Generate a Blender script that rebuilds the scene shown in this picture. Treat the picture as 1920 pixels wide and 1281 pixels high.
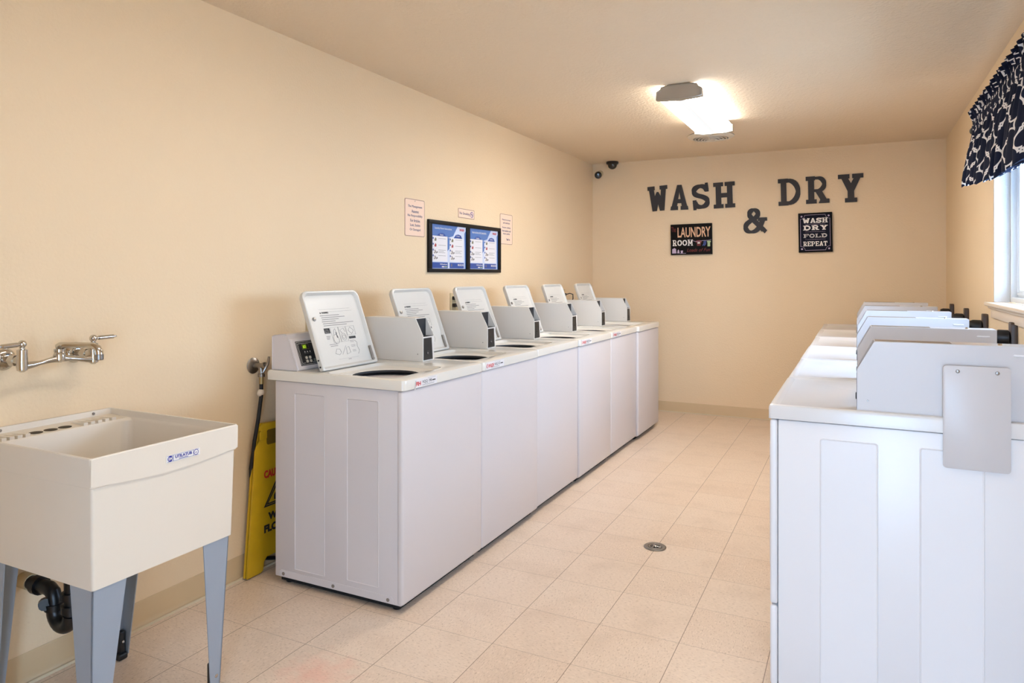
import bpy, bmesh, math, random
from mathutils import Matrix, Vector
random.seed(7)
PI = math.pi
for o in list(bpy.data.objects):
    bpy.data.objects.remove(o)
SC = bpy.context.scene
COL = SC.collection

# ------------------------------------------------------------------ camera
FPX, VPX, HY, CAMZ = 1309.3, 1606.7, 516.0, 1.345
yaw = math.atan((VPX-960)/FPX)
cam = bpy.data.cameras.new('camera'); camo = bpy.data.objects.new('camera', cam); COL.objects.link(camo)
cam.sensor_width = 36.0; cam.lens = FPX/1920*36.0; cam.clip_start = 0.02
cam.shift_y = (HY-640.5)/1920.0
camo.location = (0, 0, CAMZ); camo.rotation_euler = (PI/2, 0, yaw)
SC.camera = camo

# ------------------------------------------------------------------ world, daylight, exposure
SC.view_settings.view_transform = 'Standard'; SC.view_settings.look = 'None'
SC.view_settings.gamma = 1.0; SC.view_settings.use_curve_mapping = False
SC.view_settings.exposure = 0.24
W = bpy.data.worlds.new('world'); SC.world = W; W.use_nodes = True
bg = W.node_tree.nodes['Background']; bg.inputs[0].default_value = (0.50, 0.70, 1.0, 1); bg.inputs[1].default_value = 17.0
LENS_POWER = 72.0

def portal(name, loc, rot, sx, sy):
    l = bpy.data.lights.new(name, 'AREA'); l.shape = 'RECTANGLE'; l.size = sx; l.size_y = sy
    l.cycles.is_portal = True
    o = bpy.data.objects.new(name, l); COL.objects.link(o); o.location = loc; o.rotation_euler = rot
    return o

# ------------------------------------------------------------------ room numbers (metres)
XL, XR, YB, YN, HC = -2.457, 0.672, 6.864, -0.75, 2.493
WY0, WY1, WZ0, WZ1 = 2.95, 4.602, 1.197, 2.08       # window opening in the right wall
DX0, DX1, DZ = -0.32, 0.62, 2.05                     # opening of the added glazed door behind the camera
portal('window_daylight', (XR+0.16, (WY0+WY1)/2, (WZ0+WZ1)/2), (0, PI/2, 0), WZ1-WZ0, WY1-WY0)
portal('added_door_daylight', ((DX0+DX1)/2, YN-0.16, DZ/2), (PI/2, 0, 0), DX1-DX0, DZ)  # guides sky light through the added door

# ------------------------------------------------------------------ materials
def lin(c):
    return tuple(((x/255.0)/12.92 if x/255.0 <= .04045 else (((x/255.0)+.055)/1.055)**2.4) for x in c)
MATS = {}
def mat(name, rgb, rough=.5, metal=0.0, bump=0, bscale=200, var=0.0, vscale=6, spec=.5, coat=0, emit=0, emitc=None):
    if name in MATS: return MATS[name]
    m = bpy.data.materials.new(name); m.use_nodes = True; nt = m.node_tree; N = nt.nodes; L = nt.links
    b = N['Principled BSDF']; c = lin(rgb) + (1,)
    b.inputs['Base Color'].default_value = c; b.inputs['Roughness'].default_value = rough
    b.inputs['Metallic'].default_value = metal; b.inputs['Specular IOR Level'].default_value = spec
    if coat: b.inputs['Coat Weight'].default_value = coat; b.inputs['Coat Roughness'].default_value = .08
    tc = N.new('ShaderNodeTexCoord')
    nz = N.new('ShaderNodeTexNoise'); nz.inputs['Scale'].default_value = vscale; nz.inputs['Detail'].default_value = 4
    L.new(tc.outputs['Object'], nz.inputs['Vector'])
    mx = N.new('ShaderNodeMix'); mx.data_type = 'RGBA'
    mx.inputs[6].default_value = tuple(x*(1-var) for x in c[:3]) + (1,)
    mx.inputs[7].default_value = tuple(min(1, x*(1+var)) for x in c[:3]) + (1,)
    L.new(nz.outputs['Fac'], mx.inputs[0]); L.new(mx.outputs[2], b.inputs['Base Color'])
    if bump:
        n2 = N.new('ShaderNodeTexNoise'); n2.inputs['Scale'].default_value = bscale; n2.inputs['Detail'].default_value = 3
        L.new(tc.outputs['Object'], n2.inputs['Vector'])
        bp = N.new('ShaderNodeBump'); bp.inputs['Strength'].default_value = min(1, bump); bp.inputs['Distance'].default_value = .002 if bump < .4 else .0045
        L.new(n2.outputs['Fac'], bp.inputs['Height']); L.new(bp.outputs[0], b.inputs['Normal'])
    if emit:
        b.inputs['Emission Color'].default_value = lin(emitc or rgb) + (1,); b.inputs['Emission Strength'].default_value = emit
    MATS[name] = m
    return m

WALL = mat('wall_paint', (233, 207, 170), .62, bump=.42, bscale=85, var=.03, vscale=1.5, spec=.4)
CEIL = mat('ceiling_paint', (232, 210, 181), .75, bump=1.0, bscale=60, var=.03, vscale=1.2, spec=.3)
BASE = mat('vinyl_base', (208, 180, 140), .45, var=.06, vscale=5)
BTOE = mat('base_toe', (214, 196, 164), .45)
ENAM = mat('white_enamel', (226, 223, 223), .3, var=.012, vscale=2, spec=.4)
METER = mat('meter_enamel', (198, 192, 190), .3, var=.02, vscale=3, spec=.35)
WENAM = mat('washer_enamel', (209, 200, 197), .3, var=.015, vscale=2, spec=.4)
DTOP = mat('dryer_top_enamel', (212, 208, 205), .24, var=.012, vscale=3, spec=.5)
ENAMT = mat('cream_enamel', (218, 211, 199), .2, var=.02, vscale=3, coat=.4)
GREYE = mat('grey_coin_enamel', (214, 208, 200), .36, var=.02, vscale=4)
LIDM = mat('lid_enamel', (208, 203, 194), .3, var=.05, vscale=5, coat=.2)
BLACK = mat('black_plastic', (22, 21, 22), .4)
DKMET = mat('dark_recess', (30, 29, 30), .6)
PRINT = mat('grey_print', (118, 115, 112), .6)
PRINTD = mat('black_print', (34, 33, 34), .6)
CHROME = mat('chrome', (200, 196, 190), .12, 1.0)
BRUSH = mat('dull_steel', (150, 144, 138), .35, 1.0, var=.1, vscale=40)
RUST = mat('rusty_steel', (138, 128, 118), .6, .3, var=.3, vscale=60)
SHADE = mat('painted_gap_shade', (18, 17, 17), .9)  # near-black colour painted in for shade under machines and behind the grille
PLAS = mat('sink_plastic', (224, 211, 193), .42, var=.03, vscale=4, bump=.1, bscale=60)
LEGM = mat('grey_leg_steel', (152, 160, 170), .42, .1, var=.03, vscale=8)
PIPE = mat('black_pipe', (14, 14, 14), .35)
YEL = mat('yellow_plastic', (204, 164, 26), .4, var=.16, vscale=14)
RED = mat('red_print', (196, 40, 36), .5)
WHITEP = mat('white_print', (232, 226, 218), .6)
NAVY = mat('navy_board', (14, 15, 32), .7, spec=.2, var=.1)
BLKB = mat('black_canvas', (16, 11, 10), .75, spec=.2, var=.15, vscale=30)
LETT = mat('charcoal_letter', (56, 53, 54), .6, spec=.3, var=.06, vscale=20)
SIGNP = mat('sign_pink', (240, 208, 184), .45)
SIGNB = mat('sign_blue_text', (52, 60, 104), .6)
SIGNE = mat('sign_edge', (150, 118, 100), .6)
BEIGE = mat('outlet_beige', (205, 182, 140), .45)
BROWN = mat('brown_plate', (74, 60, 52), .4)
WHTW = mat('window_vinyl', (232, 234, 236), .35)
SILL = mat('sill_paint', (236, 214, 188), .4)
RIMW = mat('fan_grille_paint', (226, 212, 192), .4)
LCD = mat('display_green', (96, 120, 20), .4, emit=.25, emitc=(120, 150, 20))
LCDT = mat('display_digit', (190, 220, 60), .4, emit=.6)
BTN = mat('cream_button', (226, 214, 194), .35)
TAPE = mat('white_tape', (226, 206, 182), .7, var=.1, vscale=60)
POSTB = mat('poster_blue', (84, 118, 176), .35)
POSTD = mat('poster_dark_blue', (44, 78, 150), .35)
POSTL = mat('poster_pale', (200, 208, 226), .35, var=.06, vscale=8)
POSTW = mat('poster_panel', (226, 222, 222), .35)
TAN = mat('tan_label', (150, 128, 104), .5)
SIGNR = mat('dark_red_print', (112, 34, 30), .6)
GRN = mat('pale_green_print', (170, 186, 138), .6)
PEACH = mat('peach_print', (216, 170, 134), .6, var=.2, vscale=60)
PURP = mat('mauve_print', (190, 170, 190), .6)
BLUEP = mat('blue_print', (70, 90, 160), .6)
LBLUE = mat('label_blue', (40, 46, 140), .5)

def floor_material():
    m = bpy.data.materials.new('vinyl_floor_tile'); m.use_nodes = True; nt = m.node_tree; N = nt.nodes; L = nt.links
    b = N['Principled BSDF']
    def math_(op, a, bb=None, c=None):
        n = N.new('ShaderNodeMath'); n.operation = op
        for i, v in enumerate((a, bb, c)):
            if v is None: continue
            if isinstance(v, (int, float)): n.inputs[i].default_value = v
            else: L.new(v, n.inputs[i])
        return n.outputs[0]
    tc = N.new('ShaderNodeTexCoord'); sp = N.new('ShaderNodeSeparateXYZ'); L.new(tc.outputs['Object'], sp.inputs[0])
    T = .3048
    ux = math_('DIVIDE', math_('SUBTRACT', sp.outputs[0], -1.8027), T); uy = math_('DIVIDE', math_('SUBTRACT', sp.outputs[1], 1.9485), T)
    ix = math_('FLOOR', ux); iy = math_('FLOOR', uy)
    fx = math_('SUBTRACT', ux, ix); fy = math_('SUBTRACT', uy, iy)
    ex = math_('MINIMUM', fx, math_('SUBTRACT', 1, fx)); ey = math_('MINIMUM', fy, math_('SUBTRACT', 1, fy))
    e = math_('MINIMUM', ex, ey); seam = math_('MAXIMUM', math_('LESS_THAN', ex, .0042), math_('MULTIPLY', math_('LESS_THAN', ey, .0036), .6))
    # per tile tone
    cmb = N.new('ShaderNodeCombineXYZ'); L.new(ix, cmb.inputs[0]); L.new(iy, cmb.inputs[1])
    wn = N.new('ShaderNodeTexWhiteNoise'); wn.noise_dimensions = '2D'; L.new(cmb.outputs[0], wn.inputs['Vector'])
    # streaks: stretched across one way, swapped on alternate tiles
    par = math_('FLOORED_MODULO', math_('ADD', ix, iy), 2)
    off = math_('MULTIPLY', wn.outputs['Value'], 37)
    sx = math_('ADD', sp.outputs[0], off); sy = sp.outputs[1]
    def streak(swap, scale, th0, th1):
        c = N.new('ShaderNodeCombineXYZ')
        if swap: L.new(math_('MULTIPLY', sx, .35), c.inputs[0]); L.new(sy, c.inputs[1])
        else: L.new(sx, c.inputs[0]); L.new(math_('MULTIPLY', sy, .35), c.inputs[1])
        n = N.new('ShaderNodeTexNoise'); n.inputs['Scale'].default_value = scale; n.inputs['Detail'].default_value = 2; n.inputs['Roughness'].default_value = .55
        L.new(c.outputs[0], n.inputs['Vector'])
        r = N.new('ShaderNodeMapRange'); r.inputs['From Min'].default_value = th0; r.inputs['From Max'].default_value = th1
        L.new(n.outputs['Fac'], r.inputs['Value']); return r.outputs[0]
    def pick(scale, a, bb):
        s0 = streak(False, scale, a, bb); s1 = streak(True, scale, a, bb)
        mx = N.new('ShaderNodeMix'); L.new(par, mx.inputs[0]); L.new(s0, mx.inputs[2]); L.new(s1, mx.inputs[3]); return mx.outputs[0]
    dark = pick(210, .57, .70); lite = pick(150, .54, .68)
    def mixc(fac, c1, c2):
        mx = N.new('ShaderNodeMix'); mx.data_type = 'RGBA'
        for i, v in ((0, fac), (6, c1), (7, c2)):
            if isinstance(v, tuple): mx.inputs[i].default_value = v
            elif isinstance(v, (int, float)): mx.inputs[i].default_value = v
            else: L.new(v, mx.inputs[i])
        return mx.outputs[2]
    c = mixc(wn.outputs['Value'], lin((221, 197, 174)) + (1,), lin((226, 204, 182)) + (1,))
    c = mixc(math_('MULTIPLY', lite, .55), c, lin((240, 218, 196)) + (1,))
    c = mixc(math_('MULTIPLY', dark, .62), c, lin((168, 138, 112)) + (1,))
    gn = N.new('ShaderNodeTexNoise'); gn.inputs['Scale'].default_value = 5; gn.inputs['Detail'].default_value = 5; L.new(tc.outputs['Object'], gn.inputs['Vector'])
    gr = N.new('ShaderNodeMapRange'); gr.inputs['From Min'].default_value = .5; gr.inputs['From Max'].default_value = .75; L.new(gn.outputs['Fac'], gr.inputs['Value'])
    c = mixc(math_('MULTIPLY', gr.outputs[0], .3), c, lin((190, 164, 140)) + (1,))
    # faint pink stain near the sink and scuffs
    d = N.new('ShaderNodeVectorMath'); d.operation = 'DISTANCE'; d.inputs[1].default_value = (-1.64, 1.82, 0)
    L.new(tc.outputs['Object'], d.inputs[0])
    sn = N.new('ShaderNodeTexNoise'); sn.inputs['Scale'].default_value = 18; L.new(tc.outputs['Object'], sn.inputs['Vector'])
    st = N.new('ShaderNodeMapRange'); st.inputs['From Min'].default_value = .15; st.inputs['From Max'].default_value = .0
    L.new(math_('ADD', d.outputs['Value'], math_('MULTIPLY', math_('SUBTRACT', sn.outputs['Fac'], .5), .25)), st.inputs['Value'])
    c = mixc(math_('MULTIPLY', st.outputs[0], .35), c, lin((232, 150, 130)) + (1,))
    c = mixc(math_('MULTIPLY', seam, .8), c, lin((112, 84, 62)) + (1,))
    L.new(c, b.inputs['Base Color'])
    b.inputs['Roughness'].default_value = .38; b.inputs['Specular IOR Level'].default_value = .45
    n3 = N.new('ShaderNodeTexNoise'); n3.inputs['Scale'].default_value = 30; L.new(tc.outputs['Object'], n3.inputs['Vector'])
    bp = N.new('ShaderNodeBump'); bp.inputs['Strength'].default_value = .12; bp.inputs['Distance'].default_value = .002
    L.new(math_('SUBTRACT', n3.outputs['Fac'], seam), bp.inputs['Height']); L.new(bp.outputs[0], b.inputs['Normal'])
    return m
FLOORM = floor_material()

def lens_material(power, name='lit_diffuser'):
    m = bpy.data.materials.new(name); m.use_nodes = True; nt = m.node_tree; N = nt.nodes; L = nt.links
    b = N['Principled BSDF']; b.inputs['Base Color'].default_value = (.12, .12, .12, 1)
    tc = N.new('ShaderNodeTexCoord'); sp = N.new('ShaderNodeSeparateXYZ'); L.new(tc.outputs['Object'], sp.inputs[0])
    a = N.new('ShaderNodeMath'); a.operation = 'ABSOLUTE'; L.new(sp.outputs[0], a.inputs[0])
    r = N.new('ShaderNodeValToRGB'); cr = r.color_ramp
    mr = N.new('ShaderNodeMapRange'); mr.inputs['From Max'].default_value = .14; L.new(a.outputs[0], mr.inputs['Value']); L.new(mr.outputs[0], r.inputs[0])
    cr.elements[0].position = 0; cr.elements[0].color = (.010, .0105, .011, 1)
    cr.elements[1].position = 1; cr.elements[1].color = (.055, .055, .055, 1)
    for p, v in ((.09, .010), (.17, .018), (.27, .5), (.45, 1), (.7, .5), (.86, .10)):
        e = cr.elements.new(p); e.color = (v, v*.99, v*.97, 1)
    L.new(r.outputs[0], b.inputs['Emission Color']); b.inputs['Emission Strength'].default_value = power
    return m
LENS = lens_material(LENS_POWER)
LENS_ADDED = lens_material(LENS_POWER*.48, 'lit_diffuser_added_fixture')  # weaker lens of the added fixture, set to balance wall brightness

def glass_material():
    m = bpy.data.materials.new('window_glass'); m.use_nodes = True; nt = m.node_tree; N = nt.nodes; L = nt.links
    for n in list(N):
        if n.type == 'BSDF_PRINCIPLED': N.remove(n)
    t = N.new('ShaderNodeBsdfTransparent'); g = N.new('ShaderNodeBsdfGlossy'); g.inputs['Roughness'].default_value = .02
    t.inputs[0].default_value = (.92, .96, .98, 1)
    lw = N.new('ShaderNodeLayerWeight'); lw.inputs[0].default_value = .12
    mx = N.new('ShaderNodeMixShader'); L.new(lw.outputs['Fresnel'], mx.inputs[0]); L.new(t.outputs[0], mx.inputs[1]); L.new(g.outputs[0], mx.inputs[2])
    L.new(mx.outputs[0], N['Material Output'].inputs[0])
    return m
GLASS = glass_material()

def valance_material():
    m = bpy.data.materials.new('trellis_fabric'); m.use_nodes = True; nt = m.node_tree; N = nt.nodes; L = nt.links
    b = N['Principled BSDF']; b.inputs['Roughness'].default_value = .85; b.inputs['Specular IOR Level'].default_value = .2
    def M(op, a, bb=None, c=None):
        n = N.new('ShaderNodeMath'); n.operation = op
        for i, v in enumerate((a, bb, c)):
            if v is None: continue
            if isinstance(v, (int, float)): n.inputs[i].default_value = v
            else: L.new(v, n.inputs[i])
        return n.outputs[0]
    uv = N.new('ShaderNodeUVMap'); sp = N.new('ShaderNodeSeparateXYZ'); L.new(uv.outputs[0], sp.inputs[0])
    def fold(s):   # |wrap to -1..1|
        w = M('SUBTRACT', M('FLOORED_MODULO', M('ADD', s, 1), 2), 1); return M('ABSOLUTE', w)
    x = fold(sp.outputs[0]); y = fold(sp.outputs[1])
    C, R_, B_ = .45, .389, .49
    def length(a, bb): return M('SQRT', M('ADD', M('MULTIPLY', a, a), M('MULTIPLY', bb, bb)))
    def sdf(x, y):
        c1 = M('SUBTRACT', length(M('SUBTRACT', x, C), y), R_); c2 = M('SUBTRACT', length(x, M('SUBTRACT', y, C)), R_)
        bx = M('MAXIMUM', M('SUBTRACT', x, B_), M('SUBTRACT', y, B_))
        return M('MINIMUM', M('MINIMUM', c1, c2), bx)
    d = M('MINIMUM', M('ABSOLUTE', sdf(x, y)), M('ABSOLUTE', sdf(M('SUBTRACT', 1, x), M('SUBTRACT', 1, y))))
    f = M('LESS_THAN', d, .042)
    mx = N.new('ShaderNodeMix'); mx.data_type = 'RGBA'; L.new(f, mx.inputs[0])
    mx.inputs[6].default_value = lin((16, 22, 44)) + (1,); mx.inputs[7].default_value = lin((224, 218, 214)) + (1,)
    L.new(mx.outputs[2], b.inputs['Base Color'])
    return m
TRELLIS = valance_material()

# ------------------------------------------------------------------ mesh helpers
class MB:
    """collects shapes into one bmesh; each shape may carry its own material slot"""
    def __init__(s): s.bm = bmesh.new(); s.mats = []; s.sharp = 35
    def slot(s, m):
        if m not in s.mats: s.mats.append(m)
        return s.mats.index(m)
    def absorb(s, bm, m=None, mx=None):
        if mx is not None: bmesh.ops.transform(bm, matrix=mx, verts=bm.verts)
        k = s.slot(m) if m else 0
        vm = {v: s.bm.verts.new(v.co) for v in bm.verts}
        for f in bm.faces:
            try: nf = s.bm.faces.new([vm[v] for v in f.verts])
            except ValueError: continue
            nf.material_index = k
        bm.free(); return s
    def box(s, lo, hi, m=None, bev=0, seg=2, mx=None):
        bm = bmesh.new(); bmesh.ops.create_cube(bm, size=1)
        lo = Vector(lo); hi = Vector(hi)
        for v in bm.verts: v.co = Vector(((v.co[i]+.5)*(hi[i]-lo[i])+lo[i]) for i in range(3))
        if bev: bmesh.ops.bevel(bm, geom=list(bm.edges), offset=bev, segments=seg, profile=.5, affect='EDGES')
        return s.absorb(bm, m, mx)
    def prism(s, pts, z0, z1, m=None, mx=None, bev=0, seg=2):
        bm = bmesh.new(); a = [bm.verts.new((x, y, z0)) for x, y in pts]; b = [bm.verts.new((x, y, z1)) for x, y in pts]
        n = len(pts); top = bm.faces.new(b); bm.faces.new(a[::-1])
        for i in range(n): bm.faces.new((a[i], a[(i+1) % n], b[(i+1) % n], b[i]))
        bmesh.ops.recalc_face_normals(bm, faces=bm.faces)
        if bev: bmesh.ops.bevel(bm, geom=list(bm.edges), offset=bev, segments=seg, profile=.5, affect='EDGES')
        else:
            if n > 4: bmesh.ops.triangulate(bm, faces=[f for f in bm.faces if len(f.verts) > 4])
        return s.absorb(bm, m, mx)
    def loops(s, loops, m=None, cap0=False, cap1=False, mx=None):
        bm = bmesh.new(); L = [[bm.verts.new(p) for p in l] for l in loops]; n = len(loops[0])
        for a, b in zip(L, L[1:]):
            for i in range(n):
                try: bm.faces.new((a[i], a[(i+1) % n], b[(i+1) % n], b[i]))
                except ValueError: pass
        if cap0: bm.faces.new(L[0][::-1])
        if cap1: bm.faces.new(L[-1])
        bmesh.ops.recalc_face_normals(bm, faces=bm.faces)
        return s.absorb(bm, m, mx)
    def lathe(s, prof, m=None, mx=None, n=32):
        """prof: (r, z) list, closed with caps where r>0 at the ends"""
        ls = [[(r*math.cos(2*PI*i/n), r*math.sin(2*PI*i/n), z) for i in range(n)] for r, z in prof]
        return s.loops(ls, m, cap0=prof[0][0] > 0, cap1=prof[-1][0] > 0, mx=mx)
    def cyl(s, p0, p1, r, m=None, n=20, r1=None):
        p0 = Vector(p0); p1 = Vector(p1); d = p1-p0
        q = Matrix.Translation(p0) @ d.to_track_quat('Z', 'Y').to_matrix().to_4x4()
        r1 = r if r1 is None else r1
        return s.lathe([(r, 0), (r1, d.length)], m, q, n)
    def ball(s, c, r, m=None, sz=(1, 1, 1)):
        bm = bmesh.new(); bmesh.ops.create_uvsphere(bm, u_segments=18, v_segments=12, radius=r)
        return s.absorb(bm, m, Matrix.Translation(c) @ Matrix.Diagonal((*sz, 1)))
    def tube(s, pts, r, m=None, n=14, closed=False):
        P = [Vector(p) for p in pts]; rs = r if isinstance(r, (list, tuple)) else [r]*len(P)
        up = None; ls = []
        for i, p in enumerate(P):
            t = (P[min(i+1, len(P)-1)]-P[max(i-1, 0)]).normalized()
            if up is None: up = t.orthogonal().normalized()
            up = (up - t*up.dot(t)).normalized(); w = t.cross(up)
            ls.append([tuple(p + (up*math.cos(2*PI*k/n)+w*math.sin(2*PI*k/n))*rs[i]) for k in range(n)])
        return s.loops(ls, m, True, True)
    def text(s, body, mx, w=None, h=None, size=1.0, depth=.0006, m=None, bold=0.0, align='CENTER', squash=None, shear=0):
        """lettering centred on mx (u right, v up, n out); w/h force its size"""
        cu = bpy.data.curves.new('t', 'FONT'); cu.body = body; cu.size = size; cu.extrude = .5; cu.offset = bold; cu.shear = shear
        cu.resolution_u = 3; cu.align_x = 'LEFT'
        o = bpy.data.objects.new('t', cu); COL.objects.link(o)
        dg = bpy.context.evaluated_depsgraph_get(); dg.update()
        me = bpy.data.meshes.new_from_object(o.evaluated_get(dg))
        bpy.data.objects.remove(o); bpy.data.curves.remove(cu)
        bm = bmesh.new(); bm.from_mesh(me); bpy.data.meshes.remove(me)
        xs = [v.co.x for v in bm.verts]; ys = [v.co.y for v in bm.verts]
        if not xs: bm.free(); return s
        x0, x1, y0, y1 = min(xs), max(xs), min(ys), max(ys)
        kx = (w/(x1-x0)) if w else None; ky = (h/(y1-y0)) if h else None
        kx = kx or ky or 1; ky = ky or kx
        ax = {'CENTER': (x0+x1)/2, 'LEFT': x0, 'RIGHT': x1}[align]
        for v in bm.verts: v.co = Vector(((v.co.x-ax)*kx, (v.co.y-(y0+y1)/2)*ky, (v.co.z+.5)*depth))
        return s.absorb(bm, m, mx)
    def build(s, name, parent=None, m=None, smooth=True):
        me = bpy.data.meshes.new(name)
        if m: s.mats = s.mats or [m]
        s.bm.to_mesh(me); s.bm.free()
        for x in s.mats: me.materials.append(x)
        if smooth: me.shade_smooth(); me.set_sharp_from_angle(angle=math.radians(s.sharp))
        o = bpy.data.objects.new(name, me); COL.objects.link(o)
        if parent: o.parent = parent
        return o

def frame(o, u, v):
    u = Vector(u).normalized(); v = Vector(v).normalized(); n = u.cross(v)
    m = Matrix((u, v, n)).transposed().to_4x4(); m.translation = Vector(o); return m
ONLEFT = ((0, 1, 0), (0, 0, 1))       # reading direction on surfaces facing +X
ONBACK = ((1, 0, 0), (0, 0, 1))       # on surfaces facing -Y
ONRIGHT = ((0, -1, 0), (0, 0, 1))     # on surfaces facing -X
def rrect(x0, y0, x1, y1, r, k=6):
    out = []
    for cx, cy, a0 in ((x1-r, y1-r, 0), (x0+r, y1-r, 90), (x0+r, y0+r, 180), (x1-r, y0+r, 270)):
        for i in range(k):
            a = math.radians(a0 + 90*i/(k-1)); out.append((cx+r*math.cos(a), cy+r*math.sin(a)))
    return out
def thing(name, loc, label, cat, group=None):
    o = bpy.data.objects.new(name, None); COL.objects.link(o); o.empty_display_size = .1; o.location = loc
    return tag(o, label, cat, group)
def tag(o, label=None, cat=None, group=None, kind=None):
    if label: o['label'] = label
    if cat: o['category'] = cat
    if group: o['group'] = group
    if kind: o['kind'] = kind
    return o
def struct(mb, name, label=None, cat=None, parent=None):
    o = mb.build(name, parent)
    if not parent: tag(o, label, cat, kind='structure')
    return o
def copy_tree(o, parent=None):
    c = o.copy(); COL.objects.link(c)
    if parent: c.parent = parent; c.matrix_parent_inverse = o.matrix_parent_inverse.copy()
    for ch in list(o.children): copy_tree(ch, c)
    return c

# ------------------------------------------------------------------ the room
TH = .15
mb = MB().box((XL-TH, YN-TH, -.1), (XR+TH, YB+TH, 0), FLOORM); struct(mb, 'floor', 'beige speckled vinyl tile floor of the laundry room', 'floor')
mb = MB().box((XL-TH, YN-TH, HC), (XR+TH, YB+TH, HC+.1), CEIL); struct(mb, 'ceiling', 'cream textured ceiling of the laundry room', 'ceiling')
mb = MB().box((XL-TH, YN-TH, 0), (XL, YB+TH, HC), WALL); struct(mb, 'wall_left', 'long cream wall behind the washers and the sink', 'wall')
mb = MB().box((XL, YB, 0), (XR+TH, YB+TH, HC), WALL); struct(mb, 'wall_back', 'cream end wall carrying the big letters', 'wall')
mb = MB()
mb.box((XR, YN-TH, 0), (XR+TH, YB, WZ0-.02), WALL); mb.box((XR, YN-TH, WZ1), (XR+TH, YB, HC), WALL)
mb.box((XR, YN-TH, WZ0-.02), (XR+TH, WY0, WZ1), WALL); mb.box((XR, WY1, WZ0-.02), (XR+TH, YB, WZ1), WALL)
struct(mb, 'wall_right', 'cream wall with the window above the dryers', 'wall')
mb = MB()
mb.box((XL, YN-TH, 0), (DX0, YN, HC), WALL); mb.box((DX1, YN-TH, 0), (XR, YN, HC), WALL); mb.box((DX0, YN-TH, DZ), (DX1, YN, HC), WALL)
struct(mb, 'wall_near', 'cream wall behind the camera', 'wall')

def baseboard(name, p0, p1, out, label):
    # cove profile extruded along p0 -> p1; out = unit normal into the room
    p0 = Vector(p0); p1 = Vector(p1); d = p1-p0
    prof = [(0, 0), (.016, 0), (.012, .004), (.0075, .012), (.005, .024), (.004, .094), (.002, .1), (0, .1)]
    mb = MB(); u = Vector(out)
    A = [tuple(p0+u*a+Vector((0, 0, b))) for a, b in prof]; B = [tuple(p1+u*a+Vector((0, 0, b))) for a, b in prof]
    mb.loops([A, B], BASE, True, True)
    mb.box((0, 0, 0), (1, 1, 1), BTOE, mx=Matrix.Translation(p0+u*.016) @ Matrix((d, u*.007, Vector((0, 0, .009)))).transposed().to_4x4())
    struct(mb, name, label, 'baseboard')
baseboard('baseboard_left', (XL, YN, 0), (XL, YB, 0), (1, 0, 0), 'tan vinyl baseboard along the wall behind sink and washers')
baseboard('baseboard_back', (XL+.02, YB, 0), (XR-.02, YB, 0), (0, -1, 0), 'tan vinyl baseboard along the end wall')
baseboard('baseboard_right', (XR, YN, 0), (XR, YB, 0), (-1, 0, 0), 'tan vinyl baseboard behind the dryers')

# window: recess, sill, vinyl frame, sashes, glass
wx = XR+.075
mb = MB(); e = .001
def ring(mb, x0, x1, y0, y1, z0, z1, t, m, bev=.003):
    mb.box((x0, y0, z0), (x1, y1, z0+t), m, bev); mb.box((x0, y0, z1-t), (x1, y1, z1), m, bev)
    mb.box((x0, y0, z0+t-.004), (x1, y0+t, z1-t+.004), m, bev); mb.box((x0, y1-t, z0+t-.004), (x1, y1, z1-t+.004), m, bev)
ring(mb, wx, wx+.065, WY0+e, WY1-e, WZ0+e, WZ1-e, .028, WHTW)
win = struct(mb, 'window_1', 'white vinyl sliding window in the right wall above the dryers', 'window')
ymid = (WY0+WY1)/2
for (a, b, x) in ((ymid-.02, WY1-.03, wx+.03), (WY0+.03, ymid+.02, wx+.005)):
    mb = MB(); ring(mb, x, x+.024, a, b, WZ0+.03, WZ1-.03, .038, WHTW); ring(mb, x-.006, x+.004, a+.012, b-.012, WZ0+.042, WZ1-.042, .012, WHTW, .001)
    s_ = mb.build('window_sash', win)
    mb = MB().box((x+.009, a+.036, WZ0+.066), (x+.014, b-.036, WZ1-.066), GLASS); mb.build('window_pane', win)
mb = MB()
mb.box((XR-.001, WY0+.001, WZ0-.019), (XR+.074, WY1-.001, WZ0), SILL, .002)
mb.box((XR-.042, WY0-.03, WZ0-.02), (XR-.001, WY1+.03, WZ0), SILL, .007, 3)
mb.box((XR-.026, WY0-.01, WZ0-.034), (XR-.0005, WY1+.012, WZ0-.02), SILL, .004)
mb.box((XR-.013, WY0-.01, WZ0-.085), (XR-.0005, WY1+.005, WZ0-.034), SILL, .003)
struct(mb, 'trim_1', 'painted wooden window sill with apron below the window', 'trim')
mb = MB(); JW = mat('jamb_plaster', (226, 222, 218), .6, bump=.4, bscale=70)
mb.box((XR+.002, WY1-.004, WZ0+.0005), (wx-.001, WY1-.0005, WZ1-.0005), JW); mb.box((XR+.002, WY0+.0005, WZ0+.0005), (wx-.001, WY0+.004, WZ1-.0005), JW); mb.box((XR+.002, WY0+.005, WZ1-.004), (wx-.001, WY1-.005, WZ1-.0005), JW)
struct(mb, 'trim_2', 'white plastered window recess', 'trim')
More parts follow.
